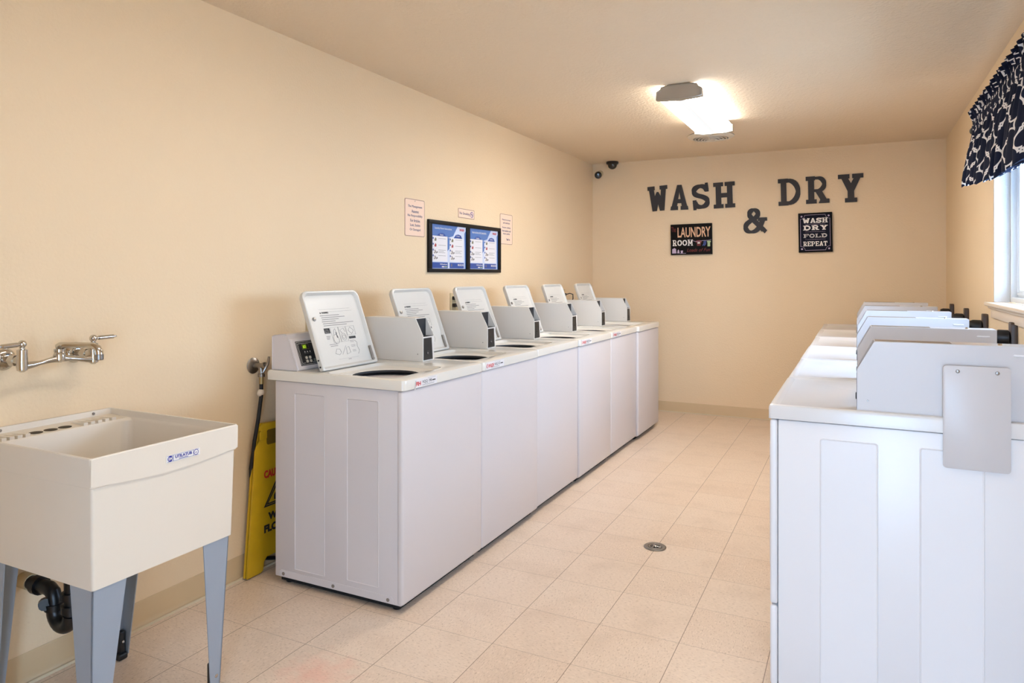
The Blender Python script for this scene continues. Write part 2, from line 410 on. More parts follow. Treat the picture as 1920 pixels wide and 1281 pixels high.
# unseen glazed door behind the camera, added to let in cool daylight
mb = MB()
mb.box((DX0, YN-.1, 0), (DX0+.07, YN-.05, DZ), WHTW, .003); mb.box((DX1-.07, YN-.1, 0), (DX1, YN-.05, DZ), WHTW, .003)
mb.box((DX0+.07, YN-.1, 0), (DX1-.07, YN-.05, .12), WHTW, .003); mb.box((DX0+.07, YN-.1, DZ-.08), (DX1-.07, YN-.05, DZ), WHTW, .003)
dr = struct(mb, 'added_door_1', 'added white framed glazed door, unseen in the wall behind the camera', 'door')
MB().box((DX0+.07, YN-.08, .12), (DX1-.07, YN-.074, DZ-.08), GLASS).build('added_door_pane', dr)
MB().cyl((DX0+.04, YN-.05, 1.0), (DX0+.04, YN-.005, 1.0), .012, CHROME).cyl((DX0+.04, YN-.01, 1.0), (DX0+.15, YN-.01, 1.0), .009, CHROME).build('added_door_handle', dr)
mb = MB().box((XR+TH+.001, -6, -.12), (XR+9, 12, -.02), mat('pale_paving', (206, 206, 204), .8, var=.1, vscale=3)).box((-6, -9, -.12), (XR+TH, YN-TH-.001, -.02), MATS['pale_paving']); struct(mb, 'ground_1', 'pale paving outside the window and door', 'ground')

# ------------------------------------------------------------------ ceiling light fixtures (wraparound)
def wrap_light(loc, label, lens):
    t = thing('ceiling_light', loc, label, 'ceiling light', 'wraparound ceiling lights')
    Lh = .56
    mb = MB(); mb.box((-.055, -Lh+.01, -.035), (.055, Lh-.01, -.0005), mat('fixture_pan', (200, 196, 190), .4), .002); mb.build('ballast_pan', t)
    prof = [(-.122, -.030), (-.128, -.062), (-.128, -.080), (-.10, -.087), (0, -.092), (.10, -.087), (.128, -.080), (.128, -.062), (.122, -.030), (.11, -.026), (-.11, -.026)]
    mb = MB(); mb.loops([[(x, -Lh, z) for x, z in prof], [(x, Lh, z) for x, z in prof]], lens, True, True); mb.sharp = 60
    mb.build('diffuser', t)
    cap = [(-.136, -.040), (-.139, -.088), (-.08, -.095), (0, -.098), (.08, -.095), (.139, -.088), (.136, -.040), (.114, -.026), (.108, -.012), (.066, -.003), (-.066, -.003), (-.108, -.012), (-.114, -.026)]
    inn = [(x*.95, z*.90-.005) for x, z in cap]
    capm = mat('fixture_end_cap', (176, 168, 156), .35, .6)
    for s in (-1, 1):
        y0 = s*Lh; mb = MB()
        mb.loops([[(x, y0-s*.012, z) for x, z in cap], [(x, y0+s*.022, z) for x, z in cap], [(x, y0+s*.024, z) for x, z in inn], [(x, y0+s*.018, z) for x, z in inn]], capm, False, True)
        mb.build('end_cap', t)
    return t
wrap_light((-.955, 4.765, HC), 'long fluorescent wraparound fixture hanging on the ceiling before the round vent', LENS)
wrap_light((-.80, 1.75, HC), 'added unseen fluorescent wraparound fixture on the ceiling above the sink end', LENS_ADDED)  # extra fixture added out of view to brighten the room

# round exhaust grille
t = thing('ceiling_vent', (-1.075, 5.86, HC), 'round cream exhaust fan grille on the ceiling past the light', 'ceiling vent')
mb = MB(); mb.lathe([(.178, 0), (.186, -.006), (.184, -.014), (.165, -.024), (.14, -.03), (.138, -.026), (.142, -.004)], RIMW, n=48); mb.build('outer_ring', t)
MB().lathe([(.15, -.001), (.15, -.006)], SHADE, n=32).build('fan_recess_shade', t)  # flat dark disc paints the shade behind the grille
mb = MB()
for r in (.045, .07, .095, .12):
    mb.loops([[((r+dr_)*math.cos(2*PI*i/40), (r+dr_)*math.sin(2*PI*i/40), z-(.14-r)*.12) for i in range(40)] for dr_, z in ((0, -.02), (.008, -.024), (.008, -.03), (0, -.03), (0, -.02))], RIMW)
for k in range(3):
    a = 2*PI*k/3+.5
    mb.cyl((.03*math.cos(a), .03*math.sin(a), -.04), (.14*math.cos(a), .14*math.sin(a), -.028), .005, RIMW, 8)
mb.lathe([(.03, -.03), (.034, -.036), (.03, -.044), (.004, -.048)], RIMW)
mb.build('grille_rings', t)

# cameras
t = thing('security_camera', (-2.22, 6.79, HC), 'black dome security camera on the ceiling at the back left corner', 'security camera', 'security cameras in the back corner')
MB().lathe([(.06, 0), (.062, -.004), (.062, -.018), (.056, -.026), (.046, -.03)], BLACK).build('base_ring', t)
MB().lathe([(.046, -.026), (.046, -.04), (.04, -.056), (.028, -.069), (.012, -.076), (0.001, -.077)], mat('smoked_dome', (26, 26, 28), .1, coat=.5)).build('dome', t)
t = thing('security_camera', (-2.375, YB, 2.38), 'small black eyeball camera with cream bracket, lower of the two on the end wall', 'security camera', 'security cameras in the back corner')
mb = MB(); mb.lathe([(.034, 0), (.034, -.0), (.032, .012), (.02, .018)], BEIGE, frame((0, -.001, .012), (1, 0, 0), (0, 0, 1))); mb.cyl((0, -.015, .01), (0, -.05, 0), .014, BEIGE); mb.build('bracket', t)
mb = MB(); mb.ball((.002, -.07, -.012), .037, BLACK); mb.build('camera_ball', t)
d = Vector((.35, -1, -.25)).normalized(); c0 = Vector((.002, -.07, -.012))
mb = MB(); q = Matrix.Translation(c0+d*.03) @ d.to_track_quat('Z', 'Y').to_matrix().to_4x4(); mb.lathe([(.026, 0), (.026, .01), (.02, .012), (.018, .006), (.001, .008)], mat('camera_lens', (50, 54, 60), .15, coat=.5), q); mb.build('lens_ring', t)

# ------------------------------------------------------------------ big wall letters and the alphabet they share
def arcp(cx, cy, rx, ry, a0, a1, n=14): return [(cx+rx*math.cos(math.radians(a0+(a1-a0)*i/n)), cy+ry*math.sin(math.radians(a0+(a1-a0)*i/n))) for i in range(n+1)]
SL = .15
GLY = {
 'W': dict(P=[[(.0, .85), (.36, .85), (.36, 1), (.0, 1)], [(.62, .85), (1, .85), (1, 1), (.62, 1)], [(.07, .9), (.31, .9), (.42, 0), (.20, 0)], [(.20, 0), (.42, 0), (.60, .66), (.54, .76), (.46, .76), (.36, .6)], [(.58, 0), (.80, 0), (.64, .6), (.54, .76), (.46, .76), (.40, .66)], [(.58, 0), (.80, 0), (.93, .9), (.69, .9)], [(.24, .35), (.76, .35), (.74, .58), (.26, .58)]]),
 'A': dict(P=[[(.38, 1), (.56, 1), (.35, .1), (.06, .1)], [(.44, 1), (.62, 1), (.94, .1), (.65, .1)], [(.3, .27), (.7, .27), (.66, .43), (.34, .43)], [(0, 0), (.42, 0), (.42, .15), (.04, .15)], [(.58, 0), (1, 0), (.96, .15), (.58, .15)]]),
 'S': dict(P=[[(.78, .66), (1, .66), (.98, 1), (.82, 1)], [(0, .0), (.18, .0), (.22, .38), (.0, .38)]], S=[([(.88, .72), (.78, .84), (.6, .89), (.4, .89), (.2, .83), (.12, .72), (.18, .61), (.35, .54), (.62, .47), (.82, .38), (.87, .27), (.78, .15), (.58, .1), (.36, .11), (.2, .17), (.12, .3)], .23)]),
 'H': dict(P=[[(.11, .05), (.36, .05), (.36, .95), (.11, .95)], [(.64, .05), (.89, .05), (.89, .95), (.64, .95)], [(.3, .41), (.7, .41), (.7, .58), (.3, .58)], [(0, 0), (.46, 0), (.46, SL), (0, SL)], [(.54, 0), (1, 0), (1, SL), (.54, SL)], [(0, 1-SL), (.46, 1-SL), (.46, 1), (0, 1)], [(.54, 1-SL), (1, 1-SL), (1, 1), (.54, 1)]]),
 'D': dict(P=[[(.12, .03), (.37, .03), (.37, .97), (.12, .97)], [(0, 0), (.45, 0), (.45, SL), (0, SL)], [(0, 1-SL), (.45, 1-SL), (.45, 1), (0, 1)]], S=[([(.36, .925)]+arcp(.44, .5, .45, .425, 90, -90)+[(.36, .075)], .2)]),
 'R': dict(P=[[(.1, .05), (.36, .05), (.36, .95), (.1, .95)], [(0, 0), (.46, 0), (.46, SL), (0, SL)], [(0, 1-SL), (.4, 1-SL), (.4, 1), (0, 1)], [(.40, .44), (.66, .50), (.90, .12), (.66, .06)], [(.54, 0), (1, 0), (1, SL), (.62, SL)]], S=[([(.3, .93)]+arcp(.52, .7, .27, .23, 90, -90)+[(.3, .47)], .17)]),
 'Y': dict(P=[[(0, 1-SL), (.46, 1-SL), (.46, 1), (0, 1)], [(.56, 1-SL), (1, 1-SL), (1, 1), (.56, 1)], [(.1, .92), (.36, .92), (.62, .5), (.37, .4)], [(.66, .92), (.92, .92), (.63, .4), (.42, .52)], [(.37, .05), (.63, .05), (.63, .5), (.37, .5)], [(.26, 0), (.74, 0), (.74, SL), (.26, SL)]]),
 '&': dict(P=[[(.62, .49), (1, .49), (1, .62), (.62, .62)], [(.74, .16), (.86, .26), (1.0, .12), (.9, .0)]], S=[([(.86, .13), (.36, .6), (.27, .74), (.3, .86), (.43, .93), (.57, .88), (.62, .76), (.54, .63), (.28, .48), (.14, .36), (.11, .22), (.2, .1), (.38, .07), (.56, .13), (.72, .3), (.82, .52)], .175)]),
 'F': dict(P=[[(.12, 0), (.38, 0), (.38, 1), (.12, 1)], [(0, .82), (1, .82), (1, 1), (0, 1)], [(.3, .42), (.76, .42), (.76, .6), (.3, .6)], [(0, 0), (.5, 0), (.5, .15), (0, .15)], [(.84, .62), (1, .62), (1, .9), (.84, .9)]]),
 'O': dict(P=[], S=[(arcp(.5, .5, .39, .4, 0, 360, 28), .21)]),
 'L': dict(P=[[(.12, 0), (.38, 0), (.38, 1), (.12, 1)], [(0, 0), (1, 0), (1, .17), (0, .17)], [(0, .85), (.5, .85), (.5, 1), (0, 1)], [(.84, .1), (1, .1), (1, .4), (.84, .4)]]),
 'E': dict(P=[[(.12, 0), (.36, 0), (.36, 1), (.12, 1)], [(0, 0), (1, 0), (1, .14), (0, .14)], [(0, .86), (1, .86), (1, 1), (0, 1)], [(.3, .43), (.78, .43), (.78, .57), (.3, .57)], [(.86, .05), (1, .05), (1, .32), (.86, .32)], [(.86, .68), (1, .68), (1, .95), (.86, .95)]]),
 'P': dict(P=[[(.1, .05), (.36, .05), (.36, .95), (.1, .95)], [(0, 0), (.48, 0), (.48, SL), (0, SL)], [(0, 1-SL), (.4, 1-SL), (.4, 1), (0, 1)]], S=[([(.3, .93)]+arcp(.55, .68, .32, .25, 90, -90)+[(.3, .43)], .16)]),
 'T': dict(P=[[(.37, 0), (.63, 0), (.63, 1), (.37, 1)], [(0, .84), (1, .84), (1, 1), (0, 1)], [(.25, 0), (.75, 0), (.75, .14), (.25, .14)], [(0, .62), (.13, .62), (.13, .9), (0, .9)], [(.87, .62), (1, .62), (1, .9), (.87, .9)]]),
 'M': dict(P=[[(.1, .05), (.28, .05), (.28, .95), (.1, .95)], [(.72, .05), (.9, .05), (.9, .95), (.72, .95)], [(.06, .97), (.3, .97), (.56, .25), (.44, .25)], [(.94, .97), (.7, .97), (.44, .25), (.56, .25)], [(0, 0), (.38, 0), (.38, .1), (0, .1)], [(.62, 0), (1, 0), (1, .1), (.62, .1)], [(0, .9), (.3, .9), (.3, 1), (0, 1)], [(.7, .9), (1, .9), (1, 1), (.7, 1)]]),
}
def glyph(mb, ch, x, y, w, h, depth, m, mx, wt=1.0):
    g = GLY[ch]
    jit = max(.00002, depth*.006); cnt = 0
    for P in g['P']:
        mb.prism([(x+a*w, y+b*h) for a, b in P], cnt*jit*.5, depth+cnt*jit, m, mx); cnt += 1
    for path, t in g.get('S', []):
        if ch in 'S&' and depth > .005:      # smooth the traced stroke
            pp = [path[0]]+list(path)+[path[-1]]; fine = []
            for i in range(1, len(pp)-2):
                for k in range(4):
                    u = k/4; p0, p1, p2, p3 = pp[i-1:i+3]
                    fine.append(tuple(.5*(2*p1[c]+(p2[c]-p0[c])*u+(2*p0[c]-5*p1[c]+4*p2[c]-p3[c])*u*u+(3*p1[c]-p0[c]-3*p2[c]+p3[c])*u**3) for c in (0, 1)))
            path = fine+[path[-1]]
        q = [(x+a*w, y+b*h) for a, b in path]; closed = abs(q[0][0]-q[-1][0])+abs(q[0][1]-q[-1][1]) < 1e-6
        n = len(q); Lf, Rt = [], []
        for i in range(n):
            a = q[i-1] if i > 0 else (q[-2] if closed else q[0]); b = q[i+1] if i < n-1 else (q[1] if closed else q[-1])
            dx, dy = b[0]-a[0], b[1]-a[1]; l = math.hypot(dx, dy) or 1
            nx, ny = -dy/l, dx/l
            th = t*wt*.5*w*(abs(nx)+abs(ny)*.78*h/w*.72) if h > w else t*wt*.5*w
            Lf.append((q[i][0]+nx*th, q[i][1]+ny*th)); Rt.append((q[i][0]-nx*th, q[i][1]-ny*th))
        if True:     # one continuous ribbon, lifted a hair where it crosses itself
            A = [[(Lf[i][0], Lf[i][1], jit), (Lf[i][0], Lf[i][1], depth+jit*(cnt+2*i/n)), (Rt[i][0], Rt[i][1], depth+jit*(cnt+2*i/n)), (Rt[i][0], Rt[i][1], jit)] for i in range(n)]
            mb.loops(A, m, True, True, mx=mx); cnt += 3
def word(mb, s, x0, x1, y0, y1, depth, m, mx, gap=.12, widths=None):
    ws = [(widths or {}).get(c, 1.0) for c in s]; tot = sum(ws)+gap*(len(s)-1); k = (x1-x0)/tot; x = x0
    for c, wv in zip(s, ws):
        glyph(mb, c, x, y0, wv*k, y1-y0, depth, m, mx); x += (wv+gap)*k
for ch, x0, x1, z0, z1, tilt, lab in (
    ('W', -1.870, -1.673, 1.982, 2.229, 3, 'dark grey wooden letter W, first letter of the word WASH'),
    ('A', -1.646, -1.471, 1.984, 2.228, 0, 'dark grey wooden letter A between the W and the S'),
    ('S', -1.432, -1.274, 1.980, 2.230, 5, 'dark grey wooden letter S between the A and the H'),
    ('H', -1.232, -1.035, 1.985, 2.230, 1.5, 'dark grey wooden letter H ending the word WASH'),
    ('&', -.960, -.747, 1.733, 1.973, 0, 'dark grey wooden ampersand hung low between the two words'),
    ('D', -.650, -.460, 1.985, 2.230, 1.5, 'dark grey wooden letter D, first letter of the word DRY'),
    ('R', -.415, -.222, 1.992, 2.237, 1, 'dark grey wooden letter R between the D and the Y'),
    ('Y', -.150, .053, 1.990, 2.238, 1, 'dark grey wooden letter Y, last letter on the right')):
    mb = MB(); glyph(mb, ch, -(x1-x0)/2, -(z1-z0)/2, x1-x0, z1-z0, .014, LETT, Matrix.Identity(4))
    o = mb.build('wall_ampersand' if ch == '&' else 'wall_letter', smooth=False)
    o.matrix_world = frame(((x0+x1)/2, YB-.0008, (z0+z1)/2), *ONBACK) @ Matrix.Rotation(math.radians(tilt), 4, 'Z')
    tag(o, lab, 'wall letter', 'large letters on the end wall')

# ------------------------------------------------------------------ two plaques on the end wall
def panel(name, F, w, h, d, m, label, cat, group=None, bev=.002):
    t = thing(name, F.translation, label, cat, group); t.matrix_world = F
    MB().box((-w/2, -h/2, .0008), (w/2, h/2, d), m, bev).build('board', t)
    return t
F0 = frame((-1.441, YB, 1.693), *ONBACK) @ Matrix.Rotation(math.radians(.7), 4, 'Z')
t = panel('wall_plaque', F0, .395, .298, .03, BLKB, 'black wall plaque reading LAUNDRY ROOM with a clothesline', 'wall plaque', 'plaques under the letters')
Z = Matrix.Translation((0, 0, .0302)); T_ = lambda x, y: Matrix.Translation((x, y, .0302))
mb = MB()
mb.text('LAUNDRY', T_(.028, .068), w=.315, h=.098, m=PEACH, bold=.02)
word(mb, 'ROOM', -.178, .018, -.062, -.004, .0006, WHITEP, Z, .14, {'R': .9, 'O': 1.0, 'M': 1.15})
mb.text('The', T_(-.168, .10), w=.045, h=.05, m=SIGNR)
mb.text('Loads of Fun', T_(.07, -.105), w=.22, h=.032, m=SIGNR, shear=.3)
mb.build('lettering', t)
mb = MB()
mb.tube([(-.02+.21*i/10, -.006-.016*math.sin(PI*i/10)+.004*math.cos(i), .031) for i in range(11)], .0016, PURP, 6)
mb.prism([(.045, -.018), (.06, -.012), (.085, -.012), (.1, -.018), (.104, -.034), (.092, -.036), (.092, -.066), (.056, -.066), (.056, -.036), (.043, -.034)], 0, .0008, SIGNR, Z)
mb.box((.062, -.044, .031), (.086, -.032, .0316), WHITEP)
for k in range(2): mb.prism([(.122+.014*k, -.018), (.130+.014*k, -.018), (.127+.014*k, -.05), (.114+.014*k, -.068), (.108+.014*k, -.064), (.119+.014*k, -.048)], 0, .0008, BLUEP, Z)
mb.prism([(.152, -.02), (.187, -.02), (.187, -.034), (.181, -.036), (.181, -.074), (.156, -.074), (.156, -.036), (.152, -.034)], 0, .0008, GRN, Z)
mb.prism([(-.183, -.092), (-.16, -.082), (-.146, -.092), (-.143, -.134), (-.184, -.134)], 0, .0008, PURP, Z)
mb.prism([(-.135, -.134), (-.131, -.108), (-.123, -.096), (-.116, -.108), (-.112, -.134)], 0, .0008, PURP, Z)
mb.prism([(-.102, -.108), (-.078, -.108), (-.083, -.134), (-.098, -.134)], 0, .0008, PURP, Z); mb.box((-.11, -.137, .0302), (-.05, -.134, .031), PURP)
mb.build('clothesline_picture', t)

F0 = frame((-.336, YB, 1.729), *ONBACK) @ Matrix.Rotation(math.radians(.9), 4, 'Z')
t = panel('wall_plaque', F0, .28, .355, .03, BLKB, 'navy and black wall plaque reading WASH DRY FOLD REPEAT', 'wall plaque', 'plaques under the letters')
mb = MB().box((-.128, -.165, .0295), (.128, .165, .0303), NAVY); mb.build('printed_field', t)
mb = MB()
for a, b in (((-.085, .158), (.085, .1605)), ((-.085, -.1605), (.085, -.158)), ((-.1235, -.125), (-.121, .125)), ((.121, -.125), (.1235, .125))):
    mb.box((a[0], a[1], .0302), (b[0], b[1], .0308), PURP)
for sx in (-1, 1):
    for sy in (-1, 1):
        pts = [(sx*(.122-.037*math.cos(a)), sy*(.1595-.037*math.sin(a)), .0304) for a in [PI/2*i/8 for i in range(9)]]
        mb.tube(pts, .0012, PURP, 6); mb.lathe([(.008, .0302), (.008, .0308)], PURP, Matrix.Translation((sx*.112, sy*.147, 0)), 12)
mb.build('border', t)
mb = MB(); Z = Matrix.Translation((0, 0, .0304)); ZS = Matrix.Translation((.002, -.002, .03035))
word(mb, 'WASH', -.104, .104, .086, .13, .0008, WHITEP, Z, .06, {'W': 1.3})
word(mb, 'DRY', -.1, .104, .022, .064, .0008, WHITEP, Z, .12)
word(mb, 'FOLD', -.098, .098, -.046, -.012, .0008, mat('grey_letter', (190, 184, 180), .6), Z, .1, {'D': 1.1})
word(mb, 'REPEAT', -.1, .098, -.122, -.08, .0008, WHITEP, Z, .1)
for y in (.075, .007, -.062):
    for k in range(-9, 10): mb.box((k*.009-.002, y-.0022+abs(k)*.0001, .0304), (k*.009+.002, y+.0022-abs(k)*.00015, .0308), PURP)
mb.build('lettering', t)

# ------------------------------------------------------------------ small signs on the left wall
def lsign(name, y0, y1, z0, z1, label, r=.012):
    F = frame((XL, (y0+y1)/2, (z0+z1)/2), *ONLEFT); t = thing(name, F.translation, label, 'sign', 'small printed signs on the left wall'); t.matrix_world = F
    w, h = y1-y0, z1-z0
    MB().prism(rrect(-w/2, -h/2, w/2, h/2, r), .0006, .003, SIGNP).build('plate', t)
    mb = MB(); n = 24; o_ = rrect(-w/2+.001, -h/2+.001, w/2-.001, h/2-.001, r); i_ = rrect(-w/2+.0045, -h/2+.0045, w/2-.0045, h/2-.0045, r*.8)
    mb.loops([[(x, y, .003) for x, y in o_], [(x, y, .0034) for x, y in o_], [(x, y, .0034) for x, y in i_], [(x, y, .003) for x, y in i_]], SIGNE); mb.build('border', t)
    return t, w, h
S = .0031
t, w, h = lsign('notice_sign', 3.503, 3.720, 1.584, 1.815, 'tall pale sign reading The Management Assumes No Responsibility')
mb = MB()
for k, (s, ww) in enumerate((('The Management', .155), ('Assumes', .078), ('No Responsibility', .16), ('For Articles', .105), ('Lost, Stolen', .108), ('Or Damaged', .115))):
    mb.text(s, Matrix.Translation((.002, .068-k*.0285, S)), w=ww, h=.0185, m=SIGNB)
mb.build('lettering', t)
MB().lathe([(.003, .003), (.003, .0045)], BRUSH, Matrix.Translation((0, h/2-.012, 0)), 10).build('screw', t)
t, w, h = lsign('notice_sign', 4.136, 4.360, 1.741, 1.807, 'small wide pale sign reading No Smoking above the framed board', .004)
mb = MB(); mb.text('No Smoking', Matrix.Translation((-.025, -.002, S)), w=.14, h=.024, m=SIGNB)
mb.loops([[(.075+r*math.cos(2*PI*i/28), -.001+r*math.sin(2*PI*i/28), z) for i in range(28)] for r, z in ((.021, .003), (.021, .0036), (.0165, .0036), (.0165, .003))], LBLUE)
mb.box((-.018, -.002, 0), (.018, .002, .0006), LBLUE, mx=Matrix.Translation((.075, -.001, .0031)) @ Matrix.Rotation(-PI/4, 4, 'Z'))
mb.box((.064, -.003, .0031), (.086, .001, .0036), SIGNB)
mb.build('lettering', t)
t, w, h = lsign('notice_sign', 4.762, 4.974, 1.584, 1.820, 'tall pale sign asking to remove clothing from washers, right of the framed board')
mb = MB()
for y, s, ww in ((.072, 'Please be prompt', .145), (.05, 'and courteous', .115), (.012, 'Remove clothing', .14), (-.012, 'from washers and', .145), (-.036, 'dryers quickly', .115), (-.078, 'Thank You', .06)):
    mb.text(s, Matrix.Translation((.03 if 'Thank' in s else .002, y, S)), w=ww, h=.0155, m=SIGNB)
mb.build('lettering', t)

# framed instruction board with two posters
F = frame((XL, 4.2505, 1.533), *ONLEFT); t = thing('notice_board', F.translation, 'wide black framed board with two blue instruction posters', 'notice board'); t.matrix_world = F
w, h = 1.001, .339
MB().box((-w/2, -h/2, .0006), (w/2, h/2, .006), BLACK).build('backing', t)
mb = MB(); fr = mat('board_frame', (16, 14, 14), .5, spec=.25)
mb.box((-w/2, h/2-.026, .004), (w/2, h/2, .018), fr, .002); mb.box((-w/2, -h/2, .004), (w/2, -h/2+.024, .018), fr, .002)
mb.box((-w/2, -h/2+.024, .004), (-w/2+.036, h/2-.026, .0182), fr, .001); mb.box((w/2-.036, -h/2+.024, .004), (w/2, h/2-.026, .0182), fr, .001)
mb.box((-.020, -h/2+.024, .004), (.024, h/2-.026, .0182), fr, .001); mb.build('frame', t)
for pi, (a, b, title, c1, c2) in enumerate(((-.464, -.020, 'Laundry Room Instructions', 'Washer', 'Dryer'), (.024, .464, 'Instrucciones de Lavanderia', 'Lavadora', 'Secadora'))):
    cx = (a+b)/2; pw = b-a; y0, y1 = -.146, .144
    p = MB().box((a, y0, .006), (b, y1, .0072), POSTL).build('poster', t)
    mb = MB(); z0, z1 = .0071, .0076
    mb.prism([(a, .144), (b-.11, .144), (b-.15, .10), (b-.17, .075), (a+.2, .06), (a, .05)], z0, z1, POSTB)
    mb.prism([(b-.02, .10), (b, .12), (b, -.146), (b-.012, -.146), (b-.016, 0)], z0, z1, POSTB)
    mb.prism([(a, .05), (a+.018, .05), (a+.01, -.146), (a, -.146)], z0, z1, POSTB)
    mb.prism([(cx-.022, .06), (cx+.004, .06), (cx+.004, -.01), (cx-.022, -.03)], z0, z1-.0002, POSTB)
    for k, cc in enumerate((a+.018, cx+.008)):
        ww = pw/2-.04
        mb.box((cc, -.098, .0074), (cc+ww, .068-.006*k, .0078), POSTW)
        mb.prism([(cc+ww*.28, .068-.006*k), (cc+ww*.9, .068-.006*k), (cc+ww*.8, .084), (cc+ww*.62, .09), (cc+ww*.44, .086)], .0074, .008, POSTD)
        mb.box((cc-.002, -.142, .0074), (cc+ww+.004, -.104, .008), POSTD)
        mb.text((c1, c2)[k], Matrix.Translation((cc+ww*.6, .077, .0081)), w=.045, h=.011, depth=.0003, m=WHITEP)
        for r in range(4):
            yy = .052-.0375*r
            mb.box((cc+.001, yy-.006, .0078), (cc+.013, yy+.006, .0082), POSTD)
            im = (mat('poster_olive', (120, 116, 90), .5), mat('poster_red', (168, 70, 70), .5))[r % 2]
            if r < 2: mb.prism([(cc+.02, yy-.016), (cc+.042, yy-.018), (cc+.046, yy-.004), (cc+.036, yy+.006), (cc+.026, yy-.002)], .0078, .0083, im)
            else:
                mb.prism([(cc+.018, yy-.004), (cc+.028, yy+.002), (cc+.05, yy-.018), (cc+.044, yy-.026)], .0078, .0083, mat('poster_grey', (150, 138, 130), .5))
                mb.box((cc+.05, yy-.02, .0078), (cc+.058, yy-.010, .0083), PRINTD)
                mb.box((cc+.016, yy-.024, .0078), (cc+.03, yy-.014, .0083), mat('poster_grey', (150, 138, 130), .5))
            for q in range(1 if r < 2 or r == 3 else 3):
                mb.box((cc+.07, yy-.001-.0085*q-(.006 if r == 1 else 0), .0078), (cc+.07+ww*(.5, .36, .46)[q], yy+.001-.0085*q-(.006 if r == 1 else 0), .0081), PRINT)
    mb.text(title, Matrix.Translation((a+.15, .118, .0078)), w=.21, h=.016, depth=.0004, m=WHITEP)
    mb.text('WASH', Matrix.Translation((b-.055, .122, .0078)), w=.062, h=.016, depth=.0004, m=RED, bold=.03, shear=.2)
    mb.text('WASHLaundry.com', Matrix.Translation((a+.15, -.117, .0081)), w=.09, h=.011, depth=.0003, m=WHITEP, bold=.02)
    mb.text('800.342.5932', Matrix.Translation((b-.07, -.119, .0081)), w=.08, h=.013, depth=.0003, m=WHITEP, bold=.02)
    mb.box((a+.13, -.136, .008), (a+.16, -.129, .0083), WHITEP); mb.box((a+.165, -.136, .008), (a+.195, -.129, .0083), GRN)
    mb.box((cx+.026, -.13, .008), (cx+.036, -.112, .0083), TAN)
    mb.build('poster_print', p)

